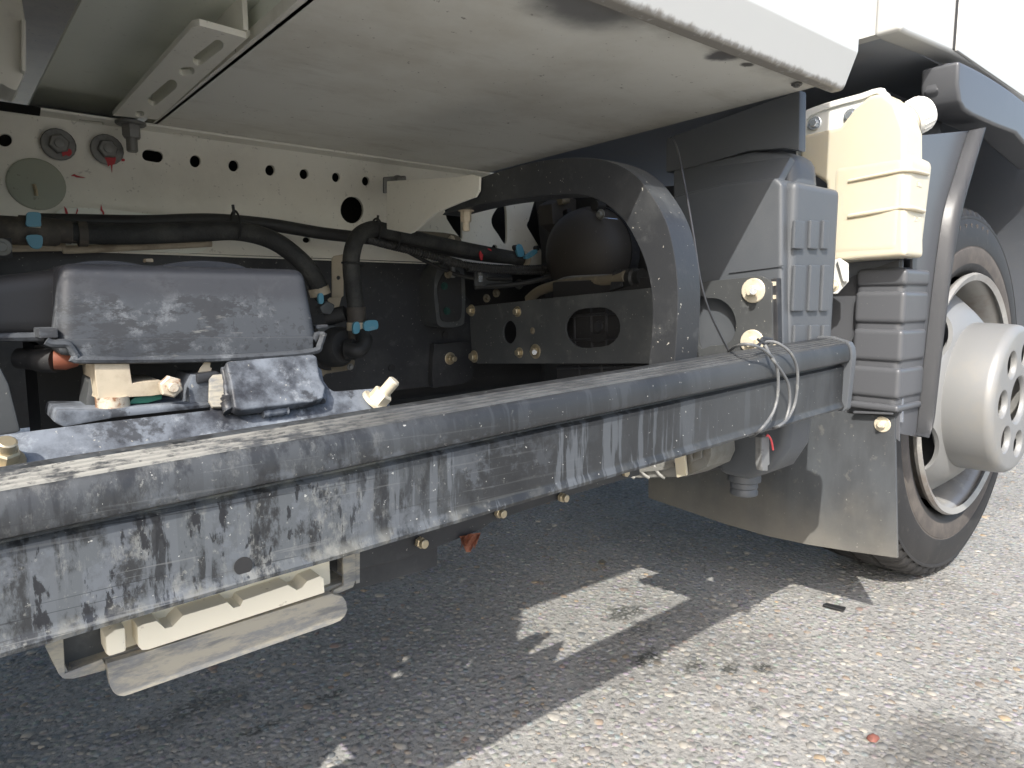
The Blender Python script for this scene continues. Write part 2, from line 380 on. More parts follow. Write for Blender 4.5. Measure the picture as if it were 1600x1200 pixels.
for px, py, rx, ry, a in PATCHES:
    m.mix(m.math('MULTIPLY', crack, patch(m, QZ(px, py, 0), (rx, ry, 1), a)), (.022, .024, .018))
m.spot(QZ(1485, 1190, 0), (.10, .07, 1), (.085, .08, .07), .7, .5, .5, 14, rough=.5)
hb = m.math('ADD', m.noise(150, detail=4), m.math('MULTIPLY', m.ramp(vo.outputs['Distance'], .1, .6, 1, 0), .7))
m.bump(hb, .75, .003)
MAT['asphalt'] = m.done()
bm = bmesh.new()
nx = 60
bmesh.ops.create_grid(bm, x_segments=nx, y_segments=nx, size=1)
for v in bm.verts:
    v.co = Vector((1+v.co.x*abs(v.co.x)*200, v.co.y*abs(v.co.y)*200, 0))
ground = finish(bm, 'road', MAT['asphalt'], kind='structure')
tag(ground, 'weathered grey exposed-aggregate asphalt under and beside the truck', 'road')

# loose-set aggregate: real pebbles half sunk in the asphalt, one mass
def pebbles():
    pts = []
    A = 32000
    xs = rng.uniform(-.15, 2.7, A); ys = rng.uniform(-.35, 1.75, A)
    keep = (xs*.95+.05 > -.2)
    xs, ys = xs[keep], ys[keep]
    n = len(xs)
    r = np.clip(rng.lognormal(math.log(.0042), .34, n), .0020, .0095)
    asp = rng.uniform(.6, 1, n); ang = rng.uniform(0, 2*np.pi, n)
    hgt = r*rng.uniform(.10, .34, n)
    K = 8
    t = np.arange(K)*2*np.pi/K
    rad = np.stack([np.full(K, 1.), np.full(K, .72)])          # two rings + top
    jit = rng.uniform(.8, 1.18, (n, 1, K))
    rr = rad[None]*jit
    lx = rr*np.cos(t)*r[:, None, None]; ly = rr*np.sin(t)*(r*asp)[:, None, None]
    ca, sa = np.cos(ang)[:, None, None], np.sin(ang)[:, None, None]
    X = lx*ca-ly*sa+xs[:, None, None]; Y = lx*sa+ly*ca+ys[:, None, None]
    Z = np.empty_like(X); Z[:, 0] = -.0006; Z[:, 1] = (hgt*.78)[:, None]*rng.uniform(.8, 1.2, (n, K))
    V = np.empty((n, 2*K+1, 3)); V[:, :K, 0] = X[:, 0]; V[:, :K, 1] = Y[:, 0]; V[:, :K, 2] = Z[:, 0]
    V[:, K:2*K, 0] = X[:, 1]; V[:, K:2*K, 1] = Y[:, 1]; V[:, K:2*K, 2] = Z[:, 1]
    V[:, 2*K, 0] = xs; V[:, 2*K, 1] = ys; V[:, 2*K, 2] = hgt
    f = []
    for k in range(K):
        j = (k+1) % K
        f += [(k, j, K+j), (k, K+j, K+k), (K+k, K+j, 2*K)]
    f = np.array(f); Fc = (f[None]+(np.arange(n)*(2*K+1))[:, None, None]).reshape(-1, 3)
    me = bpy.data.meshes.new('aggregate')
    me.vertices.add(n*(2*K+1)); me.vertices.foreach_set('co', V.reshape(-1))
    me.loops.add(len(Fc)*3); me.loops.foreach_set('vertex_index', Fc.reshape(-1).astype(np.int32))
    me.polygons.add(len(Fc)); me.polygons.foreach_set('loop_start', np.arange(0, len(Fc)*3, 3, dtype=np.int32))
    me.polygons.foreach_set('use_smooth', np.ones(len(Fc), dtype=bool))
    me.update()
    pal = np.array([(.20, .195, .18), (.15, .155, .155), (.11, .118, .122), (.24, .225, .195), (.18, .17, .155), (.28, .265, .235), (.13, .125, .12),
                    (.19, .15, .115), (.26, .195, .125), (.17, .12, .10), (.31, .285, .24), (.16, .17, .165)])
    pr = np.array([16, 14, 9, 12, 14, 6, 8, 4, 2.2, 1.6, 1.6, 10]); pr = pr/pr.sum()
    c = pal[rng.choice(len(pal), n, p=pr)]*rng.uniform(1.0, 1.4, (n, 1))
    C = np.ones((n, 2*K+1, 4)); C[:, :, :3] = c[:, None]
    at = me.color_attributes.new('tint', 'FLOAT_COLOR', 'POINT'); at.data.foreach_set('color', C.reshape(-1))
    mm = M('aggregate_stone', (.2, .2, .2), .7)
    a = mm.N.new('ShaderNodeAttribute'); a.attribute_name = 'tint'; mm.col = a.outputs['Color']
    mm.grime((.30, .285, .255), 150, .45, .62, .6).grime((.11, .108, .10), 2.6, .40, .70, .45)
    mm.spot(QZ(1485, 1190, 0), (.10, .07, 1), (.085, .08, .07), .6, .5, .5, 14)
    for px, py, rx, ry, a_ in PATCHES: mm.spot(QZ(px, py, 0), (rx, ry, 1), (.05, .05, .042), a_*.6, .6, .7, 30)
    mm.bump(mm.noise(400), .3, .001)
    o = bpy.data.objects.new('aggregate', me); COL.objects.link(o); me.materials.append(mm.done())
    o['kind'] = 'stuff'; tag(o, 'small rounded grey and tan stones set in the asphalt surface', 'aggregate')
pebbles()

# ================================================================== THE TRUCK
T = bpy.data.objects.new('truck', None); COL.objects.link(T); T.location = (.6, 1.45, 0)
tag(T, 'white box truck with weathered black side guard, cream reservoir and silver front wheel', 'truck')

def bolt_mesh(name, mat, r=.006, head=.006, washer=.009, wt=.0016, stud=0, studr=.0035):
    bm = bmesh.new()
    if washer: a_lathe(bm, [(0, 0), (0, washer), (wt*.7, washer), (wt, washer*.93), (wt, 0)], (0, 0, 0), (0, 0, 1), 20)
    a_lathe(bm, [(wt, 0), (wt, r), (wt+head*.85, r), (wt+head, r*.86), (wt+head, 0)], (0, 0, 0), (0, 0, 1), 6)
    if stud: a_lathe(bm, [(wt+head, 0), (wt+head, studr), (wt+head+stud*.9, studr), (wt+head+stud, studr*.8), (wt+head+stud, 0)], (0, 0, 0), (0, 0, 1), 14)
    bmesh.ops.recalc_face_normals(bm, faces=bm.faces)
    me = bpy.data.meshes.new(name); bm.to_mesh(me); bm.free(); me.materials.append(mat)
    me.polygons.foreach_set('use_smooth', [True]*len(me.polygons)); me.set_sharp_from_angle(angle=R(30))
    return me
BOLTS = {}
def bolt(parent, pos, axis, kind='zinc', r=.006, spin=None, name='bolt', label=None, **k):
    key = (kind, r, name, tuple(sorted(k.items())))
    if key not in BOLTS:
        k.setdefault('washer', r*1.5); k.setdefault('head', r*.95)
        BOLTS[key] = bolt_mesh(name, MAT[kind], r, **k)
    o = bpy.data.objects.new(name, BOLTS[key]); COL.objects.link(o); o.parent = parent
    o.matrix_basis = Matrix.Translation(pos) @ Vector(axis).to_track_quat('Z', 'Y').to_matrix().to_4x4() @ Matrix.Rotation(random.uniform(0, 1) if spin is None else spin, 4, 'Z')
    if parent.type == 'EMPTY': o.matrix_parent_inverse = Matrix.Translation(-parent.location)
    if label: o['label'] = label
    return o

ZP = .752                # underside of the floor pan
YF, YW = 1.09, 1.125     # rail flange lip, rail web

# --- cargo body: walls, skirt, floor
body = box('cargo_body', (-3.2, .386, 1.0), (.80, 2.42, 2.7), MAT['paint'], T, bevel=.01, label='white cargo box body')
prof = [(0, .38, 1.02), (0, .38, .7795), (0, .3808, .7765), (0, .3925, .7455), (0, .3945, .7425), (0, .3975, .741), (0, .408, .741), (0, .409, .747), (0, .402, .749), (0, .400, .78), (0, .400, 1.02)]
bm = bmesh.new(); a_sweep(bm, prof, (-3.2, 0, 0), (.80, 0, 0))
skirt = finish(bm, 'body_skirt', MAT['paint'], T, label='white lower skirt of the cargo body', bevel=.0015)
# front end closing of the skirt
slab('skirt_end', [Vector((.795, .40, .79)), Vector((.795, .40, .99)), Vector((.795, 2.4, .99)), Vector((.795, 2.4, .79))], (-.02, 0, 0), MAT['paint'], body)
floor = box('cargo_floor', (-3.2, .40, .955), (.79, 2.40, .999), MAT['olive'], T, label='dirty olive-beige underside of the cargo floor')
sheet = slab('floor_sheet', [Vector((.127, .41, .785)), Vector((.123, 1.30, .785)), Vector((.26, 1.30, .785)), Vector((.26, .41, .785))], (0, 0, .004), MAT['whiteweb'], T, label='greenish white sheet behind the slotted bracket')
# floor pan under the body: front part, seen from below
a, b, c, d = QZ(1300, 130, ZP), QZ(775, 268, ZP), QZ(245, 188, ZP), QZ(470, 0, ZP)
c2 = d+(d-c)*.95
c2.y = a.y+.004
b2 = Vector((b.x, 1.16, ZP)); c3 = Vector((c.x, 1.16, ZP))
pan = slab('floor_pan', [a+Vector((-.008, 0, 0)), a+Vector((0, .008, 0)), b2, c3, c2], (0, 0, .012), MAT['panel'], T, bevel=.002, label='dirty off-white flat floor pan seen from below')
for px, py in [(1245, 131)]:
    bolt(pan, QZ(px, py, ZP-.001), (0, 0, -1), 'greybolt', .0035, head=.002, washer=.006, name='screw')
XWEB = c.x+.002
web = slab('cross_member', [Vector((XWEB, c2.y+.02, ZP)), Vector((XWEB, 1.13, ZP)), Vector((XWEB, 1.13, .784)), Vector((XWEB, c2.y+.02, .784))], (.004, 0, 0), MAT['whiteweb'], T, label='greenish white vertical cross member under the floor')
fl = [QZ(300, 43, ZP-.004), QZ(312, 40, ZP-.004), QZ(385, 60, ZP-.004), QZ(391, 56, ZP-.004), QZ(246, 187, ZP-.004), QZ(176, 181, ZP-.004)]
slots = [pill(QZ, ZP-.004, 310, 94, 340, 71, 8.5), pill(QZ, ZP-.004, 286, 112, 298, 111, 6), pill(QZ, ZP-.004, 240, 157, 268, 133, 8.5), pill(QZ, ZP-.004, 215, 178, 221, 178, 4)]
ang = slab('angle_bracket', fl, (0, 0, .006), MAT['white'], T, holes=slots, bevel=.0012, label='slotted white angle bracket hanging under the floor')
e0, e1 = QZ(391, 60, ZP-.004), QZ(246, 187, ZP-.004)
vl = [e0, e1+Vector((0, 0, 0)), e1+Vector((0, 0, .11)), e0+Vector((0, 0, .11))]
vp = slab('bracket_leg', [p+Vector((-.001, 0, .0065)) for p in vl], (-.005, 0, 0), MAT['white'], ang, bevel=.0012)
for px, py in [(361, 38), (275, 66), (214, 129)]:
    p = QX(px, py, XWEB-.006); bolt(ang, p, (-1, 0, 0), 'pale', .0055, head=.007, washer=.008)
slab('gusset', [QX(x, y, XWEB-.003) for x, y in ((208, 130), (236, 90), (262, 66), (276, 62), (290, 56), (300, 62), (216, 134))], (-.003, 0, 0), MAT['whiteweb'], ang, bevel=.001)
# far-left hanging hook bracket
hk = slab('hanger_bracket', PY(.9, (-60, -40), (28, -40), (40, 30), (40, 112), (32, 132), (26, 143), (14, 138), (0, 130), (-60, 128)), (0, .06, 0), MAT['white'], T, bevel=.004, label='off-white hanger bracket at the rear of the underbody')
slab('hanger_lip', PY(.885, (33, 28), (41, 30), (41, 112), (33, 110)), (0, .014, 0), MAT['white'], hk, bevel=.002)

for k, x in enumerate((-.30, -.80, -1.35, -1.95)):  # out-of-view floor beams added to keep sky light off the underside
    cbm = bmesh.new(); a_box(cbm, (x, .42, .80), (x+.05, 2.38, .955)); finish(cbm, 'cross_member', MAT['olive'], T, bevel=.003)

# --- chassis rail (white, with lightening holes)
rail_holes = []
for x, y, rx, ry in [(305, 252, 8.5, 9.5), (365, 259, 8, 9), (422, 266, 7.5, 8.5), (475, 272, 7, 8), (525, 277, 6.3, 7.5), (571.5, 283, 6, 7.2), (550, 328, 18, 21),
                     (479, 375, 6, 4.5), (8, 219, 11, 10), (57, 287, 32, 28), (737, 386, 5, 6.5), (773, 388, 4.5, 6), (806, 389, 4.5, 6)]:
    rail_holes.append(ell(QY, YW, x, y, rx, ry, 22))
rail_holes.append(pill(QY, YW, 231, 242.5, 246, 245, 9))
rail_holes.append(PY(YW, (693, 320), (722, 320), (722.5, 374), (718, 371), (708, 358), (698, 342)))
rail_holes.append(smooth(PY(YW, (780, 322), (790, 322), (792, 350), (792, 376), (788, 381), (778, 366), (769, 352), (769, 338)), 3, True))
zb = QY(400, 405, YW).z
xr = QY(858, 400, YW).x
rail_pts = [Vector((-2.2, YW, zb)), Vector((-2.2, YW, ZP-.004)), QY(842, 312, YW)+Vector((0, 0, 0))]
rail_pts += smooth(PY(YW, (826, 345), (823, 352), (828, 362), (846, 392), (850, 402)), 2)
rail_pts += [QY(850, 416, YW)]
rail_pts[2].z = ZP-.004
rail = slab('chassis_rail', rail_pts, (0, .006, 0), MAT['white'], T, holes=rail_holes, bevel=0, label='white chassis rail with a row of round holes')
xs0 = QZ(61, 172, ZP).x
fhol = [pill(QZ, ZP-.004, 124, 189, 160, 193, 2.2), pill(QZ, ZP-.004, 272, 209, 310, 214, 1.6)]
flange = slab('rail_flange', [Vector((xs0, YF, ZP-.004)), Vector((QZ(785, 272, ZP).x, YF, ZP-.004)), Vector((QZ(785, 272, ZP).x, YW+.1, ZP-.004)), Vector((xs0+.01, YW+.1, ZP-.004))], (0, 0, .0035), MAT['white'], rail, holes=fhol, bevel=.0008)
box('rail_inner_flange', (-2.2, YW+.006, zb), (xr-.05, YW+.05, zb+.005), MAT['white'], rail)
xseam = QY(52, 190, YW-.004).x
slab('lap_plate', [Vector((-2.2, YW-.004, zb+.004)), Vector((xseam+.003, YW-.004, zb+.004)), Vector((xseam-.002, YW-.004, ZP-.006)), Vector((-2.2, YW-.004, ZP-.006))], (0, .004, 0), MAT['white'], rail, holes=[ell(QY, YW-.004, 8, 219, 11, 10), ell(QY, YW-.004, 57, 287, 32, 28)][:1], bevel=.0008, label='left end plate lapped over the rail')
lathe('access_cap', [(0, 0), (0, .033), (.0015, .033), (.003, .030), (.003, 0)], QY(57, 288, YW-.0045), (0, -1, 0), MAT['capgreen'], rail, 32, label='round grey-green cover in the rail')
tube('cap_pin', [QY(53, 288, YW-.009), QY(56, 297, YW-.010), QY(57, 306, YW-.009)], .0022, MAT['zinc'], rail, 8)
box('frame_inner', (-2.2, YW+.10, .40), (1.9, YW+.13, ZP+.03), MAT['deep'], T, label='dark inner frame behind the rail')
for px, py, r in [(91, 226, .0125), (167, 234, .0125)]:
    bolt(rail, QY(px, py, YW-.005), (0, -1, 0), 'greybolt', r, head=.009, washer=.0205, wt=.003, stud=.003, studr=.006)
bolt(rail, QZ(204, 191, ZP-.004)+Vector((0, 0, 0)), (0, 0, -1), 'greybolt', .012, head=.017, washer=.019, wt=.004, stud=.018, studr=.0072, name='stud_nut')
# red paint marks brushed on the steel
def daub(px, py, s, parent, Y=YW-.0075, shape=None):
    pts = shape or [(-6, -5), (2, -6), (8, -4), (9, 2), (5, 6), (0, 4), (-5, 6)]
    slab('paint_mark', smooth([QY(px+a*s, py+b*s, Y) for a, b in pts], 3, True), (0, .0012, 0), MAT['red'], parent)
daub(103, 238, 1, rail, YW-.013); daub(173, 250, 1, rail, YW-.009, [(-9, -4), (0, -6), (8, -4), (6, 6), (3, 8), (2, 20), (0, 8), (-4, 10), (-6, 2)])
daub(120, 274, 1, rail, YW-.002, [(-9, 1), (-4, -2), (0, 0), (14, 4), (0, 3), (-4, 1)])
daub(192, 250, .35, rail, YW-.002)
# seat plate on the rail behind the hoses
seat = slab('seat_plate', smooth(PY(YW-.008, (74, 372), (82, 340), (104, 325), (170, 327), (260, 338), (336, 348), (318, 392), (250, 394), (110, 388)), 4, True), (0, .006, 0), MAT['whiteweb'], rail, bevel=.001, label='grey plate with red paint daubs behind the hoses')
for pts in ([(100, 322), (104, 326), (108, 338), (116, 342), (121, 325), (122, 329), (117, 343), (119, 352), (112, 347), (98, 347), (104, 342)], [(158, 319), (160, 327), (163, 332), (162, 340), (160, 332), (157, 328)]):
    slab('paint_mark', PY(YW-.0095, *pts), (0, .0012, 0), MAT['red'], rail)
tube('cross_pipe', smooth([QY(-10, 388, 1.10), QY(95, 386, 1.10), QY(105, 390, 1.10), QY(200, 386, 1.10), QY(330, 380, 1.10)], 6), .0055, MAT['beige'], T, label='thin beige pipe under the hoses')
# corner clip with a screw, far left
cl = slab('hose_bracket', PY(1.02, (-40, 372), (18, 372), (20, 402), (-40, 408)), (0, .004, 0), MAT['deep'], T, bevel=.001)
bolt(cl, QY(3, 386, 1.02), (0, -1, 0), 'alloy', .006, head=.003, washer=.010, name='screw')

# --- inner black side panel below the rail
XE = QY(738, 500, 1.13).x
bp = slab('inner_panel', [Vector((-1.6, 1.13, .30)), Vector((-1.6, 1.13, zb-.002)), QY(688, 413, 1.13), QY(735, 470, 1.13), QY(736, 585, 1.13), QY(690, 602, 1.13), QY(620, 610, 1.13), QY(520, 614, 1.13)], (0, .02, 0), MAT['black'], T, bevel=.002, label='black inner side panel below the white rail')
for px, py in [(612, 575), (696, 523)]:
    lathe('plug', [(0, 0), (0, .007), (.001, .007), (.001, 0)], QY(px, py, 1.1285), (0, -1, 0), MAT['deep'], bp, 16)
br = slab('step_plate', smooth(PY(1.115, (678, 542), (684, 538), (728, 535), (733, 545), (738, 592), (690, 604), (676, 600)), 3, True), (0, .014, 0), MAT['black'], bp, bevel=.0025)
bolt(bp, QY(703, 560, 1.115), (0, -1, 0), 'zinc', .008, head=.006, washer=.012, stud=.010, studr=.0055)
ov = slab('strut_bracket', smooth(PY(1.08, (684, 420), (700, 410), (722, 415), (727, 450), (726, 498), (722, 508), (704, 512), (685, 508), (681, 490), (678, 450)), 4, True), (0, .05, 0), MAT['dusty'], T, bevel=.006, label='black pressed bracket with two plugs')
slab('bracket_recess', smooth(PY(1.0785, (690, 432), (700, 422), (718, 424), (721, 450), (720, 496), (704, 503), (690, 500), (687, 480), (684, 450)), 4, True), (0, .004, 0), MAT['deep'], ov)
for px, py in [(694, 447), (698, 486)]:
    lathe('plug', [(0, 0), (0, .007), (.002, .007), (.002, .0045), (.0035, .0045), (.0035, 0)], QY(px, py, 1.0775), (0, -1, 0), MAT['plug'], ov, 16)
bolt(ov, QY(707, 405, 1.07), (0, 0, -1), 'greybolt', .007, head=.012, washer=.010, stud=.020, studr=.005, name='stud_nut')

# --- hoses
def hose(name, pts, r, mat, parent=T, n=14, step=.004, **k):
    P = smooth(pts, 10)
    if k.get('corr'): P = resample(P, .0015)
    return tube(name, P, r, MAT[mat], parent, n, **k)
H1 = hose('coolant_hose', [QY(62, 357, 1.05), QY(110, 363, 1.05), QY(200, 366, 1.045), QY(300, 363, 1.04), QY(370, 361, 1.03), QY(425, 375, 1.01), QY(465, 403, 1.0), QY(490, 432, 1.0), QY(503, 462, 1.02)], .0135, 'braid', label='thick black hose running along the rail and down to the pump')
hose('hose_end', [QY(30, 355, 1.05), QY(66, 357, 1.05), QY(100, 362, 1.05), QY(112, 363, 1.05)], [.0145]*28+[.0138]*3, 'dustyhose', H1)
H2 = hose('heater_hose', [QY(60, 345, 1.07), QY(130, 346, 1.07), QY(230, 347, 1.065), QY(330, 344, 1.06), QY(420, 351, 1.05), QY(500, 364, 1.045), QY(560, 371, 1.04), QY(620, 378, 1.04), QY(680, 388, 1.03), QY(750, 400, 1.03), QY(800, 405, 1.03)], .0095, 'hose', label='thinner black hose beside the thick one')
P_ = lathe('pipe_union', [(0, 0), (0, .017), (.10, .017), (.105, .015), (.105, .0125), (.125, .0125), (.125, .016), (.135, .016), (.135, 0)], QY(-75, 355, 1.05), (1, 0, 0), MAT['dustyhose'], T, 24, label='brown metal pipe union at the left')
H3 = hose('pump_hose', [QY(557, 512, .97), QY(557, 490, .97), QY(553, 455, .97), QY(549, 425, .97), QY(550, 395, .97), QY(560, 370, .975), QY(584, 358, .985), QY(620, 366, 1.0), QY(680, 380, 1.01), QY(740, 392, 1.02), QY(790, 401, 1.03), QY(822, 406, 1.03)], .0128, 'braid', label='sleeved hose arching up from the pump')
hose('hose_end', [QY(556, 480, .97), QY(557, 497, .97), QY(558, 530, .97)], .0145, 'dustyhose', H3)
for pts, r in [([QY(570, 372, .975), QY(600, 381, .99), QY(640, 391, 1.0), QY(690, 404, 1.0), QY(720, 412, 1.01)], .006),
               ([QY(690, 408, 1.0), QY(740, 416, 1.0), QY(800, 420, 1.0), QY(850, 418, 1.0), QY(890, 405, .99), QY(930, 390, .98), QY(975, 386, .98), QY(1030, 392, .98)], .006),
               ([QY(730, 420, 1.0), QY(800, 425, 1.0), QY(860, 424, 1.0), QY(900, 414, .99), QY(940, 402, .98), QY(980, 398, .98), QY(1030, 402, .98)], .0045)]:
    hose('wiring_conduit', pts, r, 'hose', corr=.14, period=.005)
for pts, r, mt in [([QY(850, 430, 1.0), QY(880, 424, .98), QY(915, 414, .95), QY(960, 408, .93), QY(1030, 416, .92)], .004, 'hose'),
                   ([QY(842, 330, 1.05), QY(862, 350, 1.02), QY(880, 372, 1.0), QY(900, 380, .98)], .0045, 'dustyhose'),
                   ([QY(905, 318, 1.0), QY(925, 312, .99), QY(955, 318, .98), QY(975, 335, .98)], .005, 'dustyhose'),
                   ([QY(742, 448, 1.05), QY(790, 446, 1.03), QY(830, 440, 1.0), QY(862, 432, .98)], .005, 'hose'),
                   ([QY(640, 395, 1.06), QY(690, 420, 1.06), QY(735, 434, 1.05), QY(800, 436, 1.03)], .0035, 'hose')]:
    hose('brake_line', pts, r, mt)
for px, py in ((745, 424), (760, 466), (775, 458), (700, 428)):
    bolt(T, QY(px, py, 1.06), (0, -1, 0), 'tan', .005, head=.006, washer=.008)
slab('loom_bracket', PY(1.04, (742, 424), (772, 428), (800, 430), (800, 442), (770, 448), (742, 446)), (0, .004, 0), MAT['dusty'], T, bevel=.001)
slab('valve_body', PY(1.0, (862, 318), (884, 305), (905, 312), (906, 352), (880, 362), (864, 350)), (0, .04, 0), MAT['can'], T, bevel=.004)
box('conduit_clip', QY(892, 396, .98)-Vector((.0, .012, .0)), QY(908, 416, .98)+Vector((0, .02, 0)), MAT['black'], T, bevel=.002)
def tie(parent, c, axis, r, tail=None):
    a = Vector(axis).normalized(); u = a.orthogonal().normalized(); v = a.cross(u)
    loop = [c+r*(math.cos(t)*u+math.sin(t)*v) for t in [2*math.pi*i/24 for i in range(25)]]
    tube('cable_tie', loop, .0016, MAT['hose'], parent, 6, cap=False)
    if tail: tube('cable_tie_tail', [c+Vector(tail)*.9, c+Vector(tail)*1.7], .002, MAT['hose'], parent, 6)
tie(H1, QY(368, 352, 1.03), (1, 0, .05), .020, (-.003, -.005, .016))
tie(H3, QY(588, 358, .985), (1, 0, 0), .016, (0, -.004, .012))
tie(H3, QY(551, 412, .97), (.1, 0, 1), .0155)
tie(H3, QY(617, 372, .995), (1, 0, -.1), .018)
slab('paint_mark', PY(1.005, (750, 402), (749, 396), (751, 392), (753, 396), (755, 398), (754, 406), (752, 407)), (0, .002, 0), MAT['red'], H3)
slab('paint_mark', PY(1.012, (759, 392), (763, 388), (768, 390), (768, 393)), (0, .002, 0), MAT['red'], H3)
# blue clamps
def clamp(parent, c, axis, r, tabs, Y):
    a = Vector(axis).normalized(); u = a.orthogonal().normalized(); v = a.cross(u)
    bm = bmesh.new(); a_lathe(bm, [(-.006, r), (-.006, r+.0012), (.006, r+.0012), (.006, r)], c, a, 28)
    o = finish(bm, 'hose_clamp', MAT['beige'], parent)
    for t in tabs: slab('clamp_tab', smooth(PY(Y, *t), 3, True), (0, .006, 0), MAT['blue'], parent, bevel=.0015)
clamp(H1, QY(52, 356, 1.05), (1, 0, 0), .0155, [[(42, 333), (50, 331), (63, 333), (64, 345), (63, 354), (42, 353), (41, 343)], [(42, 368), (65, 368), (66, 384), (60, 389), (50, 387), (43, 378)]], 1.028)
clamp(H3, QY(559, 510, .97), (0, 0, 1), .0155, [[(553, 505), (562, 504), (562, 519), (553, 521)], [(570, 503), (583, 500), (590, 502), (591, 512), (586, 515), (571, 517)]], .948)
clamp(H1, QY(499, 455, 1.01), (.3, 0, -1), .0145, [[(498, 460), (505, 459), (506, 473), (499, 474)]], .985)
clamp(H3, QY(818, 405, 1.03), (1, 0, -.08), .014, [[(807, 385), (815, 382), (820, 398), (811, 401)], [(821, 400), (835, 390), (840, 392), (838, 397), (824, 405)]], 1.01)
for px, py in [(803, 387), (836, 388)]: lathe('clamp_end', [(0, 0), (0, .005), (.008, .005), (.008, 0)], QY(px, py, 1.02), (0, -1, 0), MAT['deep'], H3, 12)

# --- coolant pump with its strap bracket
pc = QY(523, 542, .99)
ax = Vector((.25, -.9, .05)).normalized()
pump = lathe('water_pump', [(-.09, 0), (-.09, .028), (-.02, .030), (-.02, .036), (-.012, .036), (-.012, .031), (.012, .030), (.022, .024), (.024, .010), (.024, 0)], pc, ax, MAT['deep'], T, 36, label='round black electric water pump')
tube('pump_elbow', smooth([QY(543, 545, .955), QY(556, 548, .945), QY(566, 543, .945), QY(570, 530, .95), QY(561, 520, .965)], 6), .0115, MAT['hose'], pump, 14)
lathe('pump_inlet', [(0, 0), (0, .0155), (.012, .0155), (.014, .012), (.014, 0)], QY(541, 546, .962), (.7, -.7, 0), MAT['deep'], pump, 20)
slab('pump_bracket', smooth(PY(1.0, (470, 556), (476, 552), (490, 566), (505, 572), (535, 570), (548, 562), (554, 563), (553, 572), (546, 578), (510, 584), (505, 588), (492, 570)), 3, True), (0, .004, 0), MAT['tan'], pump, bevel=.001)
for px, py in [(547, 573), (510, 545), (533, 568)]: bolt(pump, QY(px, py, .985), (0, -1, 0), 'greybolt', .0035)
for pts in ([(495, 512), (520, 508), (545, 512), (545, 520), (500, 522)], [(500, 480), (512, 470), (524, 476), (520, 492), (504, 490)]):
    slab('pump_lug', PY(.985, *pts), (0, .02, 0), MAT['dusty'], pump, bevel=.003)
lathe('connector_plug', [(0, 0), (0, .012), (.03, .012), (.03, 0)], QY(510, 497, 1.0), (.6, -.5, .2), MAT['deep'], pump, 14)
sb = slab('strap_bracket', PY(1.05, (519, 404), (522, 400), (537, 397), (537, 462), (534, 465), (519, 465)), (0, .003, 0), MAT['beige'], T, holes=[ell(QY, 1.05, 529, 434, 3, 3.3, 14)], bevel=.0008, label='small beige strap bracket with one hole')
slab('strap_foot', PY(1.045, (512, 465), (534, 464), (530, 480), (523, 484), (515, 480)), (0, .003, 0), MAT['beige'], sb, bevel=.0008)

# --- black cover (box) at the left
YB = .515
def cover():
    L, Rr, zt, zl = QY(78, 430, YB).x, QY(496, 430, YB).x, QY(300, 415, YB).z, QY(300, 549, YB).z
    D = .24
    bm = bmesh.new(); a_box(bm, (L, YB, zl), (Rr, YB+D, zt))
    for v in bm.verts:                        # draft: the lid flares towards its hem
        if v.co.z > (zl+zt)/2:
            v.co.y += .008 if v.co.y < YB+.01 else 0
            v.co.x += .006 if v.co.x < (L+Rr)/2 else -.006
    c = finish(bm, 'box_cover', MAT['cover'], T, bevel=.0095, seg=5, label='chalky black plastic box cover, scuffed pale')
    # hem with the dropped corner at the left
    hem = smooth(PY(YB-.004, (72, 533), (82, 537), (104, 538), (112, 545), (120, 557), (130, 562), (300, 561), (420, 556), (490, 549), (500, 538), (506, 520)), 5)
    tube('cover_hem', hem, .0026, MAT['cover'], c, 8)
    hem2 = smooth(PY(YB-.0005, (300, 554), (420, 549), (488, 541)), 4)
    tube('cover_hem', hem2, .002, MAT['cover'], c, 8)
    # skirt filling between the lid face and the dropped hem
    slab('cover_skirt', PY(YB-.003, (88, 530), (490, 526), (489, 548), (420, 555), (300, 560), (132, 561), (121, 556), (113, 544), (104, 537)), (0, .006, 0), MAT['cover'], c, bevel=.001)
    slab('cover_skirt', [Vector((L+.002, YB, zl+.012)), Vector((L+.002, YB+D, zl+.012)), Vector((L+.002, YB+D, zl+.018)), Vector((L+.002, YB, zl+.018))], (-.010, 0, 0), MAT['cover'], c, bevel=.001)
    for x0, x1 in ((92, 232), (244, 385)):
        pts = [QY(x0+(x1-x0)*i/14, 418-11*math.sin(math.pi*i/14)**.7, YB+.05) for i in range(15)]
        slab('lid_bulge', pts+[QY(x1, 424, YB+.05), QY(x0, 424, YB+.05)], (0, .12, 0), MAT['cover'], c, bevel=.002)
    box('lid_tab', QY(228, 410, YB+.045), QY(240, 404, YB+.045)+Vector((0, .01, 0)), MAT['tan'], c, bevel=.001)
    slab('cover_lug', PY(YB+.01, (493, 508), (513, 507), (513, 512), (494, 514)), (0, .01, 0), MAT['cover'], c, bevel=.001)
    slab('cover_lug', PY(YB+.0, (494, 520), (508, 518), (508, 523), (499, 526), (494, 536), (490, 530)), (0, .01, 0), MAT['cover'], c, bevel=.001)
    # lower rear half of the cover; its shade is put into the dark colour
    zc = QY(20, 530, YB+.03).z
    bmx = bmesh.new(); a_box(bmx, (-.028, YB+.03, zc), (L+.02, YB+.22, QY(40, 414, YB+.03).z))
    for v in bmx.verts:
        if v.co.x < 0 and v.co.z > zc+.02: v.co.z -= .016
    finish(bmx, 'cover_return', MAT['deep'], c, bevel=.012, seg=4, label='rear half of the cover, shade put into its darker colour')
    tube('cover_hem', [Vector((-.028, YB+.028, zc+.002)), Vector((L-.003, YB+.028, zc+.001))], .003, MAT['cover'], c, 8)
cover()
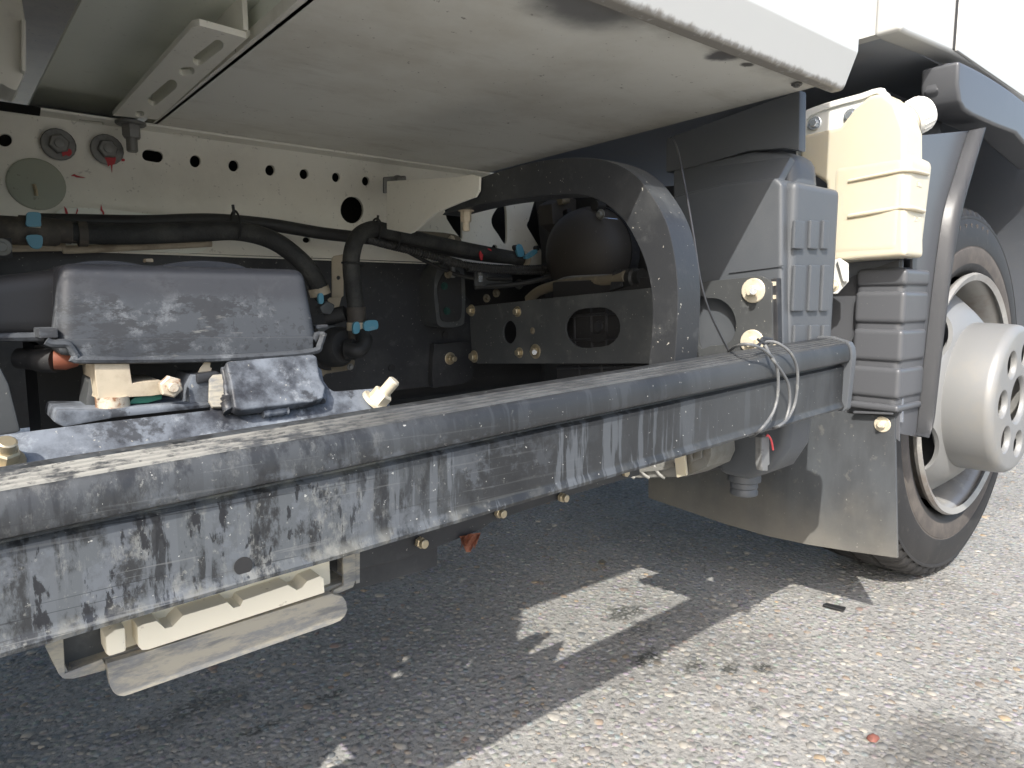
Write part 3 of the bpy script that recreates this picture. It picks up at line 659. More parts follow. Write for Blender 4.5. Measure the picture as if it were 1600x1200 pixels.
# dark tray carrying the covered box
box('battery_case', (QY(85, 500, YB).x, YB+.13, .36), (QY(480, 500, YB).x, YB+.23, QY(300, 556, YB).z+.004), MAT['deep'], T, label='dark case below the scuffed cover')
tube('cable_boot', smooth([QY(30, 560, .57), QY(60, 562, .56), QY(90, 563, .55)], 6), [.007]*6+[.0082]*7, MAT['deep'], T, 16)
tube('orange_boot', [QY(84, 562, .549), QY(100, 562, .548), QY(118, 559, .549)], [.0065, .007, .006], MAT['orange'], T, 16, label='orange rubber cable boot')
slab('cable_lug', PY(.545, (118, 552), (150, 565), (135, 570), (112, 571)), (0, .005, 0), MAT['tan'], T, bevel=.001)
box('cable_tape', QY(205, 560, YB-.002), QY(330, 552, YB+.0)+Vector((0, .01, .002)), MAT['orange'], T, bevel=.001)

# --- latch bracket under the box: beige block, rusty nut, green pad
YL = .512
lb = slab('latch_bracket', smooth(PY(YL, (147, 568), (149, 566), (200, 564), (202, 566), (206, 596), (212, 598), (250, 594), (255, 600), (254, 616), (210, 620), (156, 623), (153, 618)), 2, True), (0, .05, 0), MAT['beige'], T, bevel=.0015, label='rough beige latch bracket with a rusty nut')
bolt(lb, QY(264, 603, YL-.001), (0, -1, 0), 'rusty', .0075, head=.006, washer=0, stud=.006, studr=.0035, name='nut')
lathe('rusty_bush', [(0, 0), (0, .010), (.007, .010), (.007, 0)], QY(176, 626, YL+.006)-Vector((0, 0, .004)), (0, 0, 1), MAT['rusty'], lb, 20)
slab('green_pad', PY(YL+.004, (198, 632), (210, 621), (253, 615), (254, 624), (230, 630)), (0, .03, 0), MAT['green'], lb, bevel=.001)
slab('latch_post', PY(YL+.02, (133, 640), (139, 590), (150, 588), (156, 640)), (0, .03, 0), MAT['dusty'], lb, bevel=.002)
# square base the latch stands on
slab('latch_base', PY(YL-.005, (88, 640), (104, 640), (160, 640), (260, 632), (330, 628), (330, 637), (180, 653), (100, 668), (84, 660)), (0, .05, 0), MAT['chalk'], T, bevel=.002, label='chalky step the latch bracket stands on')
slab('latch_post', PY(YL-.002, (296, 632), (294, 604), (300, 585), (331, 586), (331, 630)), (0, .04, 0), MAT['chalk'], T, bevel=.002)
slab('paper_scrap', PY(YL+.003, (308, 585), (313, 575), (322, 563), (329, 567), (328, 574), (331, 575), (328, 584)), (0, .001, 0), MAT['beige'], T)
slab('rubber_pad', PY(YL-.004, (307, 584), (338, 580), (347, 583), (346, 592), (308, 601)), (0, .02, 0), MAT['black'], T, bevel=.002)

# --- tilted mounting plate behind the guard
def tilt(px, py):
    # plane through the guard's back edge, leaning in
    n = Vector((.05, -.80, .60)); p0 = QY(300, 655, .488)
    d = ray(px, py); o = Vector((0, 0, CAM_H))
    return o+d*((p0-o).dot(n)/d.dot(n)), n.normalized()
TP = lambda *pts: [tilt(a, b)[0] for a, b in pts]
NT = tilt(300, 655)[1]
mp_ = slab('mounting_plate', TP((-60, 688), (0, 679), (150, 660), (330, 640), (332, 590), (350, 582), (495, 570), (503, 578), (506, 595), (514, 606), (522, 611), (592, 606), (602, 609), (612, 640), (500, 720), (0, 800), (-60, 800)), -NT*.004, MAT['chalk'], T, bevel=.0012, label='chalky grey mounting plate sloping behind the guard')
tb = slab('folded_tab', [p+NT*.012 for p in TP((345, 581), (350, 578), (480, 566), (487, 570), (491, 600), (500, 618), (497, 634), (480, 640), (370, 654), (358, 650), (352, 610))], -NT*.009, MAT['chalk'], mp_, bevel=.004, seg=3)
for pts, r in [([(354, 625), (353, 640), (357, 648)], .0045), ([(497, 608), (500, 622), (498, 630)], .004), ([(408, 651), (425, 648), (446, 645)], .003), ([(346, 580), (350, 600), (352, 622)], .002)]:
    P = smooth([p+NT*.004 for p in TP(*pts)], 5)
    tube('weld_bead', P, [r*(.8+.4*random.random()) for _ in P], MAT['chalk'], mp_, 10)
sp = slab('side_ear', [p+NT*.004 for p in TP((325, 596), (330, 590), (348, 588), (352, 634), (345, 640), (330, 640), (324, 630))], -NT*.003, MAT['tray'], mp_, bevel=.001)
p, n = tilt(586, 630); bolt(mp_, p, Vector((.45, -.45, .72)), 'pale', .0085, head=.009, washer=.0125, wt=.003, stud=.013, studr=.005, label='cream-painted bolt at the front end of the plate')
p, n = tilt(4, 722); bolt(mp_, p, Vector((.15, -.55, .8)), 'zinc', .0075, head=.007, washer=.011, wt=.003, stud=.006, studr=.005, label='brassy bolt at the rear end of the plate')
slab('rear_strut', PY(.53, (-40, 560), (2, 575), (14, 600), (33, 675), (-40, 690)), (0, .01, 0), MAT['dusty'], T, bevel=.002)

shade_pl = box('shade_plate', (.042, .470, .290), (.305, .474, .417), MAT['black'], T, bevel=.001)  # hidden plates added to block the sun; their gap leaves a lit patch
box('shade_plate', (-.9, .470, .290), (-.045, .474, .417), MAT['black'], T, bevel=.001)
sun_blocker = box('shade_box', (-1.5, .500, .34), (-.022, .98, .71), MAT['black'], T, bevel=.012, label='unseen black box added to shade the road')  # unseen box added to block the sun from a strip of road
box('shade_box_lid', (-1.5, .493, .62), (-.022, .99, .722), MAT['black'], sun_blocker, bevel=.01)

# --- side guard: ribbed extrusion
YG = .39
gx0, gx1 = -.9, .83
def gz(x): return .345+(x-.0166)*.0438       # underside height
gp = [(.0335, 0), (-.0025, 0), (-.0032, .0025), (-.0012, .0065), (0, .009), (0, .050), (.004, .0522), (.0045, .0542), (-.0035, .0556), (-.0062, .0572), (-.0072, .0600), (-.0066, .0670), (-.0052, .0732), (-.0026, .0770)]
r_first = len(gp)
ra, rb, rn = Vector((-.0012, .0778)), Vector((.0190, .0822)), Vector((-.213, .977))
for k in range(4):                       # four raised ridges on the sloping top edge
    for t, h in ((.08, .0), (.16, .0012), (.66, .0012), (.74, -.0014), (.98, -.0014)):
        q = ra.lerp(rb, (k+t)/4)+rn*h; gp.append((q.x, q.y))
r_last = len(gp)
gp += [(.0225, .0828), (.0325, .0826), (.0335, .081)]
bm = bmesh.new()
NS = 40; rows = []
for i in range(NS+1):
    x = gx0+(gx1-gx0)*i/NS
    rows.append([bm.verts.new((x, YG+y+.0006*math.sin(x*23)+.0004*math.sin(x*61), gz(x)+z)) for y, z in gp])
for a, b in zip(rows, rows[1:]):
    for k in range(len(gp)):
        j = (k+1) % len(gp); f = bm.faces.new((a[k], a[j], b[j], b[k]))
        f.material_index = 1 if r_first <= k < r_last-1 else 0
bm.faces.new(rows[0]); bm.faces.new(rows[-1])
guard = finish(bm, 'side_guard', MAT['guard'], T, label='long weathered black side guard rail with chalky streaks')
guard.data.materials.append(MAT['ridge'])
# end cap of the guard
capp = [(-.002, -.004), (-.006, .0), (-.0088, .054), (-.0092, .062), (-.0075, .073), (-.0035, .0795), (.018, .0852), (.034, .0855), (.0365, .082), (.0365, -.003)]
bm = bmesh.new()
A = [bm.verts.new((gx1, YG+y, gz(gx1)+z)) for y, z in capp]
B = [bm.verts.new((gx1+.010, YG+y, gz(gx1)+z)) for y, z in capp]
C_ = [bm.verts.new((gx1+.016, YG+.012+(y-.012)*.82, gz(gx1)+.042+(z-.042)*.88)) for y, z in capp]
for P, Q in ((A, B), (B, C_)):
    for k in range(len(capp)): bm.faces.new((P[k], P[(k+1) % len(capp)], Q[(k+1) % len(capp)], Q[k]))
bm.faces.new(A); bm.faces.new(C_)
finish(bm, 'end_cap', MAT['plastic'], guard, bevel=.0012, label='black end cap of the guard')
# dark weep hole low on the guard
lathe('weep_hole', [(0, 0), (0, .0052), (.0006, .0052), (.0006, 0)], QY(380, 884, YG-.0002), (0, -1, 0), MAT['deep'], guard, 18)
# lower inner rail with bolts
def rz(px, py, Y): return QY(px, py, Y)
YI = .455
lr = slab('lower_rail', PY(YI, (480, 800), (1000, 690), (1000, 742), (905, 770), (770, 815), (752, 828), (640, 872), (540, 895), (480, 910)), (0, .006, 0), MAT['black'], T, bevel=.0012, label='black lower rail behind the guard')
for px, py in [(653, 846), (776, 800), (874, 776)]:
    bolt(lr, QY(px, py, YI), (0.1, -1, 0), 'zinc', .0045, head=.004, washer=0, stud=.004, studr=.0035)
bolt(lr, QY(974, 738, YI), (0, -1, 0), 'zinc', .004, head=.004, washer=0)

# --- curved stay (box section) from rail to guard
XS = .55
outer = [(752, 277), (790, 264), (830, 254), (870, 248), (905, 246), (945, 250), (985, 268), (1015, 300), (1040, 345), (1053, 395), (1059, 450), (1058, 510), (1054, 570)]
inner = [(690, 336), (725, 326), (770, 316), (830, 308), (880, 304), (915, 306), (945, 318), (975, 345), (998, 385), (1012, 425), (1019, 470), (1018, 520), (1013, 572)]
op = smooth(PX(XS, *outer), 4); ip = smooth(PX(XS, *inner), 4)
stay = slab('guard_stay', op+ip[::-1], (.036, 0, 0), MAT['stay'], T, bevel=.0014, seg=2, label='curved black box-section stay holding up the guard')
# grey steel foot joining the stay to the rail
ft = slab('stay_foot', PX(XS-.006, (604, 283), (722, 276), (736, 272), (749, 276), (748, 298), (742, 308), (715, 318), (680, 333), (645, 363), (640, 365), (604, 358)), (.004, 0, 0), MAT['white'], T, bevel=.0015, label='grey steel foot plate of the stay')
slab('foot_tab', PY(1.06, (600, 276), (635, 274), (637, 300), (600, 302)), (0, .006, 0), MAT['greybolt'], ft, bevel=.004)
bolt(ft, QY(622, 286, 1.058), (0, -1, 0), 'greybolt', .010, head=.009, washer=.013)
bolt(ft, QX(728, 326, XS+.012), (0, 0, -1), 'beige', .0075, head=.014, washer=.011, wt=.004, stud=.012, studr=.005, name='stud_nut')
slab('lower_clip', smooth(PY(1.09, (640, 366), (655, 361), (710, 366), (722, 378), (720, 392), (640, 395)), 3, True), (0, .006, 0), MAT['tan'], ft, bevel=.002)
bolt(ft, QY(703, 375, 1.085), (0, -1, 0.3), 'beige', .006, head=.008, washer=0)

# --- cross plate with slots (plane across the truck)
XP = .745
oblong = pill(QX, XP, 914, 513, 938, 511, 31, 10)
dh = smooth(PX(XP, (1090, 468), (1105, 466), (1125, 468), (1142, 482), (1150, 505), (1146, 525), (1135, 537), (1110, 540), (1092, 540)), 3, True)
cp = slab('cross_plate', PX(XP, (733, 479), (812, 471), (826, 469), (1015, 450), (1100, 440), (1188, 431), (1199, 436), (1206, 442), (1207, 545), (1170, 560), (1090, 565), (1015, 568), (745, 568), (737, 560)), (.004, 0, 0), MAT['dusty'], T,
          holes=[oblong, dh, ell(QX, XP, 796, 519, 10.5, 18, 20)], bevel=.0008, label='dusty black cross plate with slot and round openings')
for px, py, k, r in [(737, 485, 'zinc', .007), (741, 557, 'zinc', .0075), (809, 487, 'zinc', .006), (812, 551, 'zinc', .006)]:
    bolt(cp, QX(px, py, XP), (-1, 0, 0), k, r)
bolt(cp, QX(837, 549, XP), (-1, 0, 0), 'zinc', .007, washer=.012)
for px, py in [(1178, 454), (1176, 534)]:
    bolt(cp, QX(px, py, XP), (-1, -.15, 0), 'pale', .0065, head=.009, washer=.0145, wt=.003)
tube('bolt_cap', [QX(1178, 454, XP-.012), QX(1177, 454.5, XP-.018)], .0042, MAT['bright'], cp, 10)
tube('bolt_cap', [QX(836, 550, XP-.008), QX(835, 550.5, XP-.012)], .0042, MAT['bright'], cp, 10)
lathe('mud_splash', [(0, 0), (0, .006), (.0012, .004), (.0016, 0)], QX(832, 517, XP-.0002), (-1, 0, 0), MAT['tan'], cp, 9)
# ribbed air box behind the cross plate
XA = .775
ab = slab('air_box', PX(XA, (862, 440), (1060, 430), (1100, 700), (1080, 745), (1000, 748), (900, 735), (870, 600)), (.20, 0, 0), MAT['deep'], T, bevel=.004, label='ribbed black air box behind the cross plate')
for x0, y0, x1, y1 in [(880, 495, 980, 488), (880, 532, 980, 528), (897, 480, 899, 545), (924, 478, 925, 545), (948, 476, 948, 545), (870, 575, 1010, 572), (905, 570, 912, 640), (940, 570, 945, 640), (975, 570, 980, 640)]:
    tube('rib', [QX(x0, y0, XA), QX(x1, y1, XA)], .0025, MAT['black'], ab, 6)
slab('vent_notch', smooth(PX(XA-.001, (926, 518), (930, 522), (945, 522), (948, 516), (947, 532), (926, 534)), 2, True), (-.003, 0, 0), MAT['deep'], ab)
lathe('rib_boss', [(0, 0), (0, .009), (.003, .008), (.003, 0)], QX(936, 510, XA), (-1, 0, 0), MAT['black'], ab, 18)
# sunlit ribbed lower edge below the guard
fc = slab('ribbed_case', PX(.70, (955, 742), (975, 722), (1010, 712), (1110, 690), (1112, 712), (1104, 730), (1070, 745), (1000, 747), (970, 744)), (.05, 0, 0), MAT['alloy'], T, bevel=.002, label='ribbed grey casing showing below the guard')
for x in (965, 983, 1006, 1030): tube('rib', smooth([QX(x-8, 728, .697), QX(x, 741, .696), QX(x+9, 747, .699)], 4), .0022, MAT['alloy'], fc, 8)
slab('rib', PX(.698, (970, 735), (1040, 728), (1055, 722), (1056, 728), (1040, 734), (975, 740)), (-.004, 0, 0), MAT['alloy'], fc, bevel=.001)
slab('strap', PX(.695, (1055, 705), (1072, 703), (1076, 742), (1060, 746)), (-.004, 0, 0), MAT['cream'], fc, bevel=.0015)
slab('frame_rib', PX(.696, (1078, 700), (1098, 696), (1098, 715), (1082, 722)), (-.003, 0, 0), MAT['alloy'], fc, holes=[PX(.696, (1082, 703), (1094, 700), (1094, 712), (1084, 717))], bevel=.0008)

# --- dark canister with strap, pipes behind the stay
dc = QX(918, 395, .92)
dr = lathe('air_canister', [(-.055, 0), (-.054, .025), (-.045, .055), (-.025, .075), (0, .082), (.10, .082), (.12, .075), (.12, 0)], dc, (1, .25, 0), MAT['can'], T, 40, label='dark round canister with a band clamp')
lathe('canister_band', [(.010, .083), (.010, .085), (.040, .085), (.040, .083)], dc, (1, .25, 0), MAT['black'], dr, 40)
lathe('band_edge', [(.048, .083), (.048, .0845), (.060, .0845), (.060, .083)], dc, (1, .25, 0), MAT['tan'], dr, 40)
bolt(dr, QX(939, 335, .90), (-1, 0, 0), 'alloy', .006)
lathe('canister_plug', [(0, 0), (0, .009), (.02, .009), (.02, 0)], QX(941, 322, .92), (-1, 0, 0), MAT['deep'], dr, 14)
tube('band_wire', smooth([QX(925, 345, .9), QX(940, 341, .9), QX(965, 343, .9)], 4), .0012, MAT['bright'], dr, 6)
tube('breather_pipe', smooth([QX(900, 372, .95), QX(880, 372, .95), QX(868, 355, .95), QX(873, 338, .95), QX(890, 330, .95)], 6), .006, MAT['black'], T, 12)
slab('canister_bracket', PX(.98, (835, 300), (1060, 290), (1075, 460), (850, 430)), (.02, 0, 0), MAT['deep'], T)
lathe('filter_cap', [(0, 0), (0, .008), (.02, .008), (.02, .004), (.02, 0)], QX(886, 312, .95), (-1, 0, -.2), MAT['tan'], dr, 14)
tp = hose('tan_pipe', [QX(826, 468, .80), QX(842, 455, .80), QX(870, 446, .80), QX(910, 441, .79), QX(945, 439, .78), QX(978, 432, .775)], .0085, 'tan', label='mud-caked tan pipe')
hose('tan_pipe', [QX(862, 446, .84), QX(885, 436, .84), QX(930, 433, .83), QX(968, 432, .82)], .004, 'alloy')
lathe('pipe_coupling', [(0, 0), (0, .012), (.006, .012), (.006, .010), (.012, .010), (.012, .0155), (.03, .0155), (.045, .015), (.048, .012), (.06, .012), (.06, 0)], QX(962, 440, .79), QX(1018, 430, .78)-QX(962, 440, .79), MAT['hose'], T, 20)
slab('pipe_clip', PX(.77, (957, 424), (970, 420), (972, 448), (952, 455)), (.004, 0, 0), MAT['black'], T, bevel=.001)
bolt(rail, QX(811, 444, .97), (-1, -.3, 0), 'greybolt', .008, washer=.011)
hb_ = slab('cable_clip', PY(1.0, (747, 412), (754, 412), (755, 440), (748, 440)), (0, .004, 0), MAT['greybolt'], T, bevel=.001)
slab('cable_clip_tab', PY(.998, (748, 431), (754, 431), (754, 440), (748, 440)), (0, .002, 0), MAT['bright'], hb_)
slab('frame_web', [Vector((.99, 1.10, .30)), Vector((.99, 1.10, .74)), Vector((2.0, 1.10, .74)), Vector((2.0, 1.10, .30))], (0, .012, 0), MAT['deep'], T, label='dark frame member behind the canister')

# --- black intake tank in front of the wheel
XT, YT = .76, .437
tk = bmesh.new()
low = PX(XT, (1050, 306), (1130, 286), (1212, 277), (1222, 287), (1222, 600), (1050, 600))
tank = slab('intake_tank', low, (.105, 0, 0), MAT['plastic'], T, bevel=.012, seg=4, label='black moulded intake tank with pressed ribs')
slab('tank_sump', PX(XT+.005, (1094, 560), (1232, 560), (1236, 640), (1228, 700), (1205, 735), (1165, 750), (1125, 742), (1110, 715)), (.06, 0, 0), MAT['plastic'], tank, bevel=.018, seg=4)
up = slab('tank_neck', PX(.80, (1040, 216), (1250, 140), (1249, 236), (1225, 232), (1170, 236), (1095, 258), (1040, 270)), (.016, 0, 0), MAT['plastic'], tank, bevel=.003)
slab('tank_shoulder', PX(.795, (1045, 262), (1095, 250), (1170, 233), (1236, 236), (1240, 300), (1228, 380), (1090, 400), (1045, 400)), (.07, 0, 0), MAT['plastic'], tank, bevel=.022, seg=4)
rq = [QX(1052, 310, XT+.003), QX(1214, 284, XT+.003), QX(1236, 244, .797), QX(1052, 266, .797)]
slab('tank_shoulder', rq, (.012, 0, -.004), MAT['plastic'], tank, bevel=.003)
# outer block carrying the ribs
zt_, zb_ = QX(1222, 282, XT).z, QX(1222, 560, XT).z
bmx = bmesh.new(); a_box(bmx, (XT+.012, YT-.008, .38), (XT+.118, YT+.06, zt_))
rbk = finish(bmx, 'rib_block', MAT['plastic'], tank, bevel=.009, seg=3)
for x0, x1 in ((1238, 1253), (1263, 1275), (1283, 1291)):
    for y0, y1 in ((344, 390), (414, 486), (508, 560)):
        a = QY(x0, y0, YT-.0082); b = QY(x1, y1, YT-.0082)
        r_ = slab('rib', [Vector((a.x, YT-.0078, a.z)), Vector((b.x-.002, YT-.0078, a.z)), Vector((b.x-.002, YT-.0078, b.z)), Vector((a.x, YT-.0078, b.z))], (0, -.0045, 0), MAT['plastic'], tank, bevel=.0018)
for y in (422, 520):
    slab('clip', PX(XT-.013, (1203, y+18), (1212, y+18), (1212, y+24), (1207, y+25), (1207, y+39), (1212, y+39), (1212, y+45), (1203, y+46)), (.002, 0, 0), MAT['pale'], tank)
slab('seam_ridge', [QX(1140, 425, XT-.0003), QX(1225, 414, XT-.0003), QX(1225, 416, XT-.0003), QX(1140, 427, XT-.0003)], (-.0015, 0, 0), MAT['plastic'], tank)
slab('hinge_rail', PX(XT-.012, (1204, 436), (1214, 434), (1216, 545), (1206, 545)), (.010, 0, 0), MAT['black'], tank, bevel=.0015)
dn = QX(1163, 748, .80)
lathe('drain_spout', [(.012, 0), (.012, .019), (.004, .021), (-.002, .021), (-.004, .017), (-.010, .0175), (-.012, .016), (-.016, .0178), (-.020, .0175), (-.022, .013), (-.022, 0)], dn, (0, 0, 1), MAT['plastic'], tank, 28)
lathe('white_dot', [(0, 0), (0, .0022), (.001, .002), (.001, 0)], QX(1225, 530, XT+.0117), (-1, 0, 0), MAT['cap'], tank, 12)

# --- white reservoir bracket and cream reservoir
XR, YR = 1.004, .402
rb = slab('reservoir_bracket', smooth(PX(XR+.012, (1250, 200), (1252, 182), (1262, 171), (1300, 158), (1345, 146), (1370, 138), (1385, 146), (1390, 220), (1335, 240), (1250, 255)), 3, True), (.004, 0, 0), MAT['brkt'], T, holes=[pill(QX, XR+.012, 1252, 202, 1252, 206, 2.2)], bevel=.0012, label='white steel bracket behind the reservoir')
for px, py in [(1273, 193), (1330, 181)]: bolt(rb, QX(px, py, XR+.011), (-1, -.1, 0), 'bright', .006, head=.006, washer=.0098)
slab('bracket_rim', smooth(PX(XR+.008, (1250, 186), (1262, 172), (1300, 158), (1345, 146), (1370, 138), (1388, 146), (1386, 154), (1370, 146), (1345, 155), (1300, 167), (1266, 181), (1254, 194)), 3, True), (.006, 0, 0), MAT['brkt'], rb, bevel=.002)
slab('bracket_foot', PX(XR-.004, (1285, 408), (1313, 404), (1325, 412), (1325, 440), (1308, 459), (1285, 459)), (.003, 0, 0), MAT['brkt'], rb, bevel=.001)
slab('foot_rib', [QX(1310, 404, XR-.006), QX(1316, 404, XR-.006), QX(1325, 440, XR-.006), QX(1320, 440, XR-.006)], (-.006, 0, 0), MAT['brkt'], rb, bevel=.0015)
bolt(rb, QX(1302, 446, XR-.004), (-1, -.1, 0), 'pale', .0065, head=.006, washer=.009, stud=.004)
# reservoir: main block + neck side
rp = [(1249, 212), (1312, 198), (1334, 170), (1358, 149), (1380, 145), (1399, 160), (1414, 200), (1415, 400), (1330, 406), (1290, 409), (1290, 286), (1270, 273), (1249, 268)]
res = slab('coolant_reservoir', PX(XR, *rp), (.060, 0, 0), MAT['cream'], T, bevel=.010, seg=4, ang=50, label='cream translucent plastic coolant reservoir')
xr1 = QY(1458, 300, YR).x
zt2, zb2 = QX(1405, 240, XR).z, QX(1405, 400, XR).z
bmr = bmesh.new(); a_box(bmr, (XR-.0006, YR, zb2), (xr1, QX(1291, 350, XR).y, zt2))
for v in bmr.verts:
    if v.co.x > XR+.05 and v.co.z < (zt2+zb2)/2: v.co.x -= .018
for v in bmr.verts:
    if v.co.x < XR+.05 and v.co.z > (zt2+zb2)/2: v.co.z += .002
lowr = finish(bmr, 'reservoir_body', MAT['cream'], res, bevel=.016, seg=6)
# pressed groove round the body
g0, g1, g2 = QX(1326, 338, XR-.0012), QX(1403, 325, XR-.0012), QY(1443, 330, YR-.0012)
tube('groove_bead', smooth([g0, g0.lerp(g1, .5), g1+Vector((.003, .004, 0)), Vector((XR+.006, YR-.001, g1.z)), g2], 5), .0032, MAT['cream'], res, 10)
f0, f1, f2 = QX(1332, 288, XR-.0012), QX(1395, 276, XR-.0012), QY(1446, 284, YR-.0012)
tube('groove_bead', smooth([QX(1326, 283, XR-.001), QX(1400, 268, XR-.001), Vector((XR+.008, YR-.0008, QX(1400, 268, XR).z)), QY(1450, 272, YR-.001)], 5), .0026, MAT['cream'], res, 10)
# neck and cap
nb = QY(1398, 212, .425); nd = (QY(1440, 176, .372)-QY(1392, 212, .42)).normalized()
nd = Vector((.74, -.50, .46)).normalized()
c0 = QX(1424, 186, 1.082)
lathe('filler_neck', [(-.052, 0), (-.052, .026), (-.035, .0275), (-.018, .0245), (-.004, .0205), (0, .0205), (0, 0)], c0, nd, MAT['cream'], res, 32)
capm = bmesh.new(); a_lathe(capm, [(-.004, 0), (-.004, .0225), (.0, .0245), (.018, .0245), (.022, .0225), (.0225, .019), (.0195, .0175), (.0195, 0)], c0, nd, 40)
capo = finish(capm, 'filler_cap', MAT['cap'], res, label='white ribbed filler cap')
u_ = nd.orthogonal().normalized(); v_ = nd.cross(u_)
for k in range(20):
    t = 2*math.pi*k/20; dct = math.cos(t)*u_+math.sin(t)*v_
    tube('cap_rib', [c0+dct*.0245+nd*.001, c0+dct*.0245+nd*.017], .0011, MAT['cap'], res, 6)
tube('vent_tube', smooth([c0+nd*.01+Vector((.028, .01, .012)), c0+nd*.01+Vector((.040, .012, .022)), c0+nd*.004+Vector((.050, .015, .012)), c0+Vector((.050, .02, -.010))], 6), .0035, MAT['cap'], res, 10)

# embossed lettering
def letters(text, size, place, mat, parent, name='lettering', depth=.0006):
    cu = bpy.data.curves.new('t', 'FONT'); cu.body = text; cu.size = size; cu.extrude = depth; cu.align_x = 'CENTER'; cu.align_y = 'CENTER'; cu.resolution_u = 2
    o = bpy.data.objects.new('t', cu); COL.objects.link(o)
    dg = bpy.context.evaluated_depsgraph_get(); me = bpy.data.meshes.new_from_object(o.evaluated_get(dg)); bpy.data.objects.remove(o)
    me.transform(place)
    me.materials.clear()
    return link(me, name, mat, parent)
def frame(o, xa, ya):
    xa = Vector(xa).normalized(); ya = Vector(ya).normalized(); za = xa.cross(ya).normalized()
    return Matrix.Translation(o) @ Matrix((xa, ya, za)).transposed().to_4x4()
letters('LOW', .009, frame(QY(1433, 343, YR-.0002), (1, 0, 0), (0, 0, 1)), MAT['cream'], res)
letters('FULL', .009, frame(QY(1436, 281, YR-.0002)-Vector((0, 0, .006)), (1, 0, 0), (0, 0, 1)), MAT['cream'], res)

# --- fender behind the wheel: ribbed rear panel, side panel, rolled flare
XFN = 1.042
YS = .412
fz0, fz1 = QX(1380, 640, XFN).z, QX(1380, 418, XFN).z
bmf = bmesh.new(); a_box(bmf, (XFN, YS, fz0), (XFN+.088, QX(1332, 520, XFN).y, fz1))
fen = finish(bmf, 'rear_fender', MAT['fender'], T, bevel=.012, seg=5, label='black front-wheel fender with stepped ribs')
# backing panel right behind it (wider, darker)
slab('fender_back', PX(XFN+.012, (1290, 455), (1335, 430), (1405, 405), (1405, 690), (1385, 672), (1338, 648), (1290, 640)), (.004, 0, 0), MAT['fender'], fen, bevel=.001)
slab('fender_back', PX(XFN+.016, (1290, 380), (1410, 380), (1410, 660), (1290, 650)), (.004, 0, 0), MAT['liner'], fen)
for y0, y1 in ((421, 447), (455, 505), (514, 564), (573, 621), (630, 641)):      # proud bands with grooves between, running round the corner
    z0_, z1_ = QX(1370, y1, XFN).z, QX(1370, y0, XFN).z
    bmb = bmesh.new(); a_box(bmb, (XFN-.0045, YS-.0035, z0_), (XFN+.080, QX(1334, 520, XFN).y, z1_))
    finish(bmb, 'rib', MAT['fender'], fen, bevel=.0075, seg=4)
# side panel + rolled lip
side = [(1418, 213), (1515, 204), (1497, 262), (1477, 330), (1463, 420), (1451, 520), (1442, 600), (1437, 655), (1436, 684), (1400, 676), (1402, 640), (1448, 640), (1440, 410), (1420, 405)]
sp_ = slab('fender_side', PY(YS+.002, (1412, 214), (1515, 204), (1497, 262), (1477, 330), (1463, 420), (1451, 520), (1442, 600), (1437, 655), (1434, 683), (1403, 677), (1408, 641), (1424, 636), (1426, 420), (1426, 405), (1417, 405)), (0, .004, 0), MAT['fender'], fen, bevel=.001)
li = PY(YS+.001, (1513, 204), (1495, 262), (1475, 330), (1461, 420), (1449, 520), (1440, 600), (1435, 650), (1432, 682))
lo = PY(YS-.010, (1536, 199), (1516, 268), (1498, 338), (1481, 430), (1469, 530), (1461, 600), (1453, 662), (1441, 682))
li, lo = smooth(li, 4), smooth(lo, 4)
bm = bmesh.new(); K = 7; rows = []
for a, b in zip(li, lo):
    row = []
    for k in range(K+1):
        t = k/K; q = a.lerp(b, t); q.y -= .014*math.sin(math.pi*min(1, t*1.15))**.8 if t < .87 else .0; row.append(bm.verts.new(q))
    e = b.copy(); e.y += .03; row.append(bm.verts.new(e))
    rows.append(row)
for a, b in zip(rows, rows[1:]):
    for k in range(K+1): bm.faces.new((a[k], a[k+1], b[k+1], b[k]))
bmesh.ops.solidify(bm, geom=bm.faces[:], thickness=.002)
finish(bm, 'fender_flare', MAT['fender'], fen, label='rolled outer lip of the fender')
slab('fender_step', PX(XFN-.004, (1333, 642), (1394, 645), (1394, 648), (1333, 646)), (.006, 0, 0), MAT['fender'], fen, bevel=.001)

# mud flap
XF = 1.05
mf = bmesh.new()
fo = PX(XF, (1240, 636), (1335, 646), (1398, 651), (1402, 872), (1330, 862), (1262, 851), (1200, 838), (1130, 818), (1060, 794), (1013, 778), (1013, 690))
flap = slab('mud_flap', fo, (.005, 0, 0), MAT['flap'], T, bevel=.0008, label='dusty black rubber mud flap')
bolt(flap, QX(1379, 663, XF), (-1, -.05, 0), 'pale', .006, head=.006, washer=.0115, wt=.002, stud=.004)
bolt(flap, QX(1257, 657, XF-.02), (-1, 0, 0), 'pale', .0055, head=.005, washer=.010)

# wheel arch liner and cab underside
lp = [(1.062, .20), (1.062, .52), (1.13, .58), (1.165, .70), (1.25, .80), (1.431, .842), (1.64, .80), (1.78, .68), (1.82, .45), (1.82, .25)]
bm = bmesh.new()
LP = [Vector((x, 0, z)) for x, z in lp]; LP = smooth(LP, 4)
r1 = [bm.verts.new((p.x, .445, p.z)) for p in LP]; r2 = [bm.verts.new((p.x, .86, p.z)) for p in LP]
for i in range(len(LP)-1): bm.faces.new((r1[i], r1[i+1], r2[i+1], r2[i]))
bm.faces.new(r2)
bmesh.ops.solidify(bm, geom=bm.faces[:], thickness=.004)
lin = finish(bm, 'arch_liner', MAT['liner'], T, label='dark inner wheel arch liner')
cabz = .862
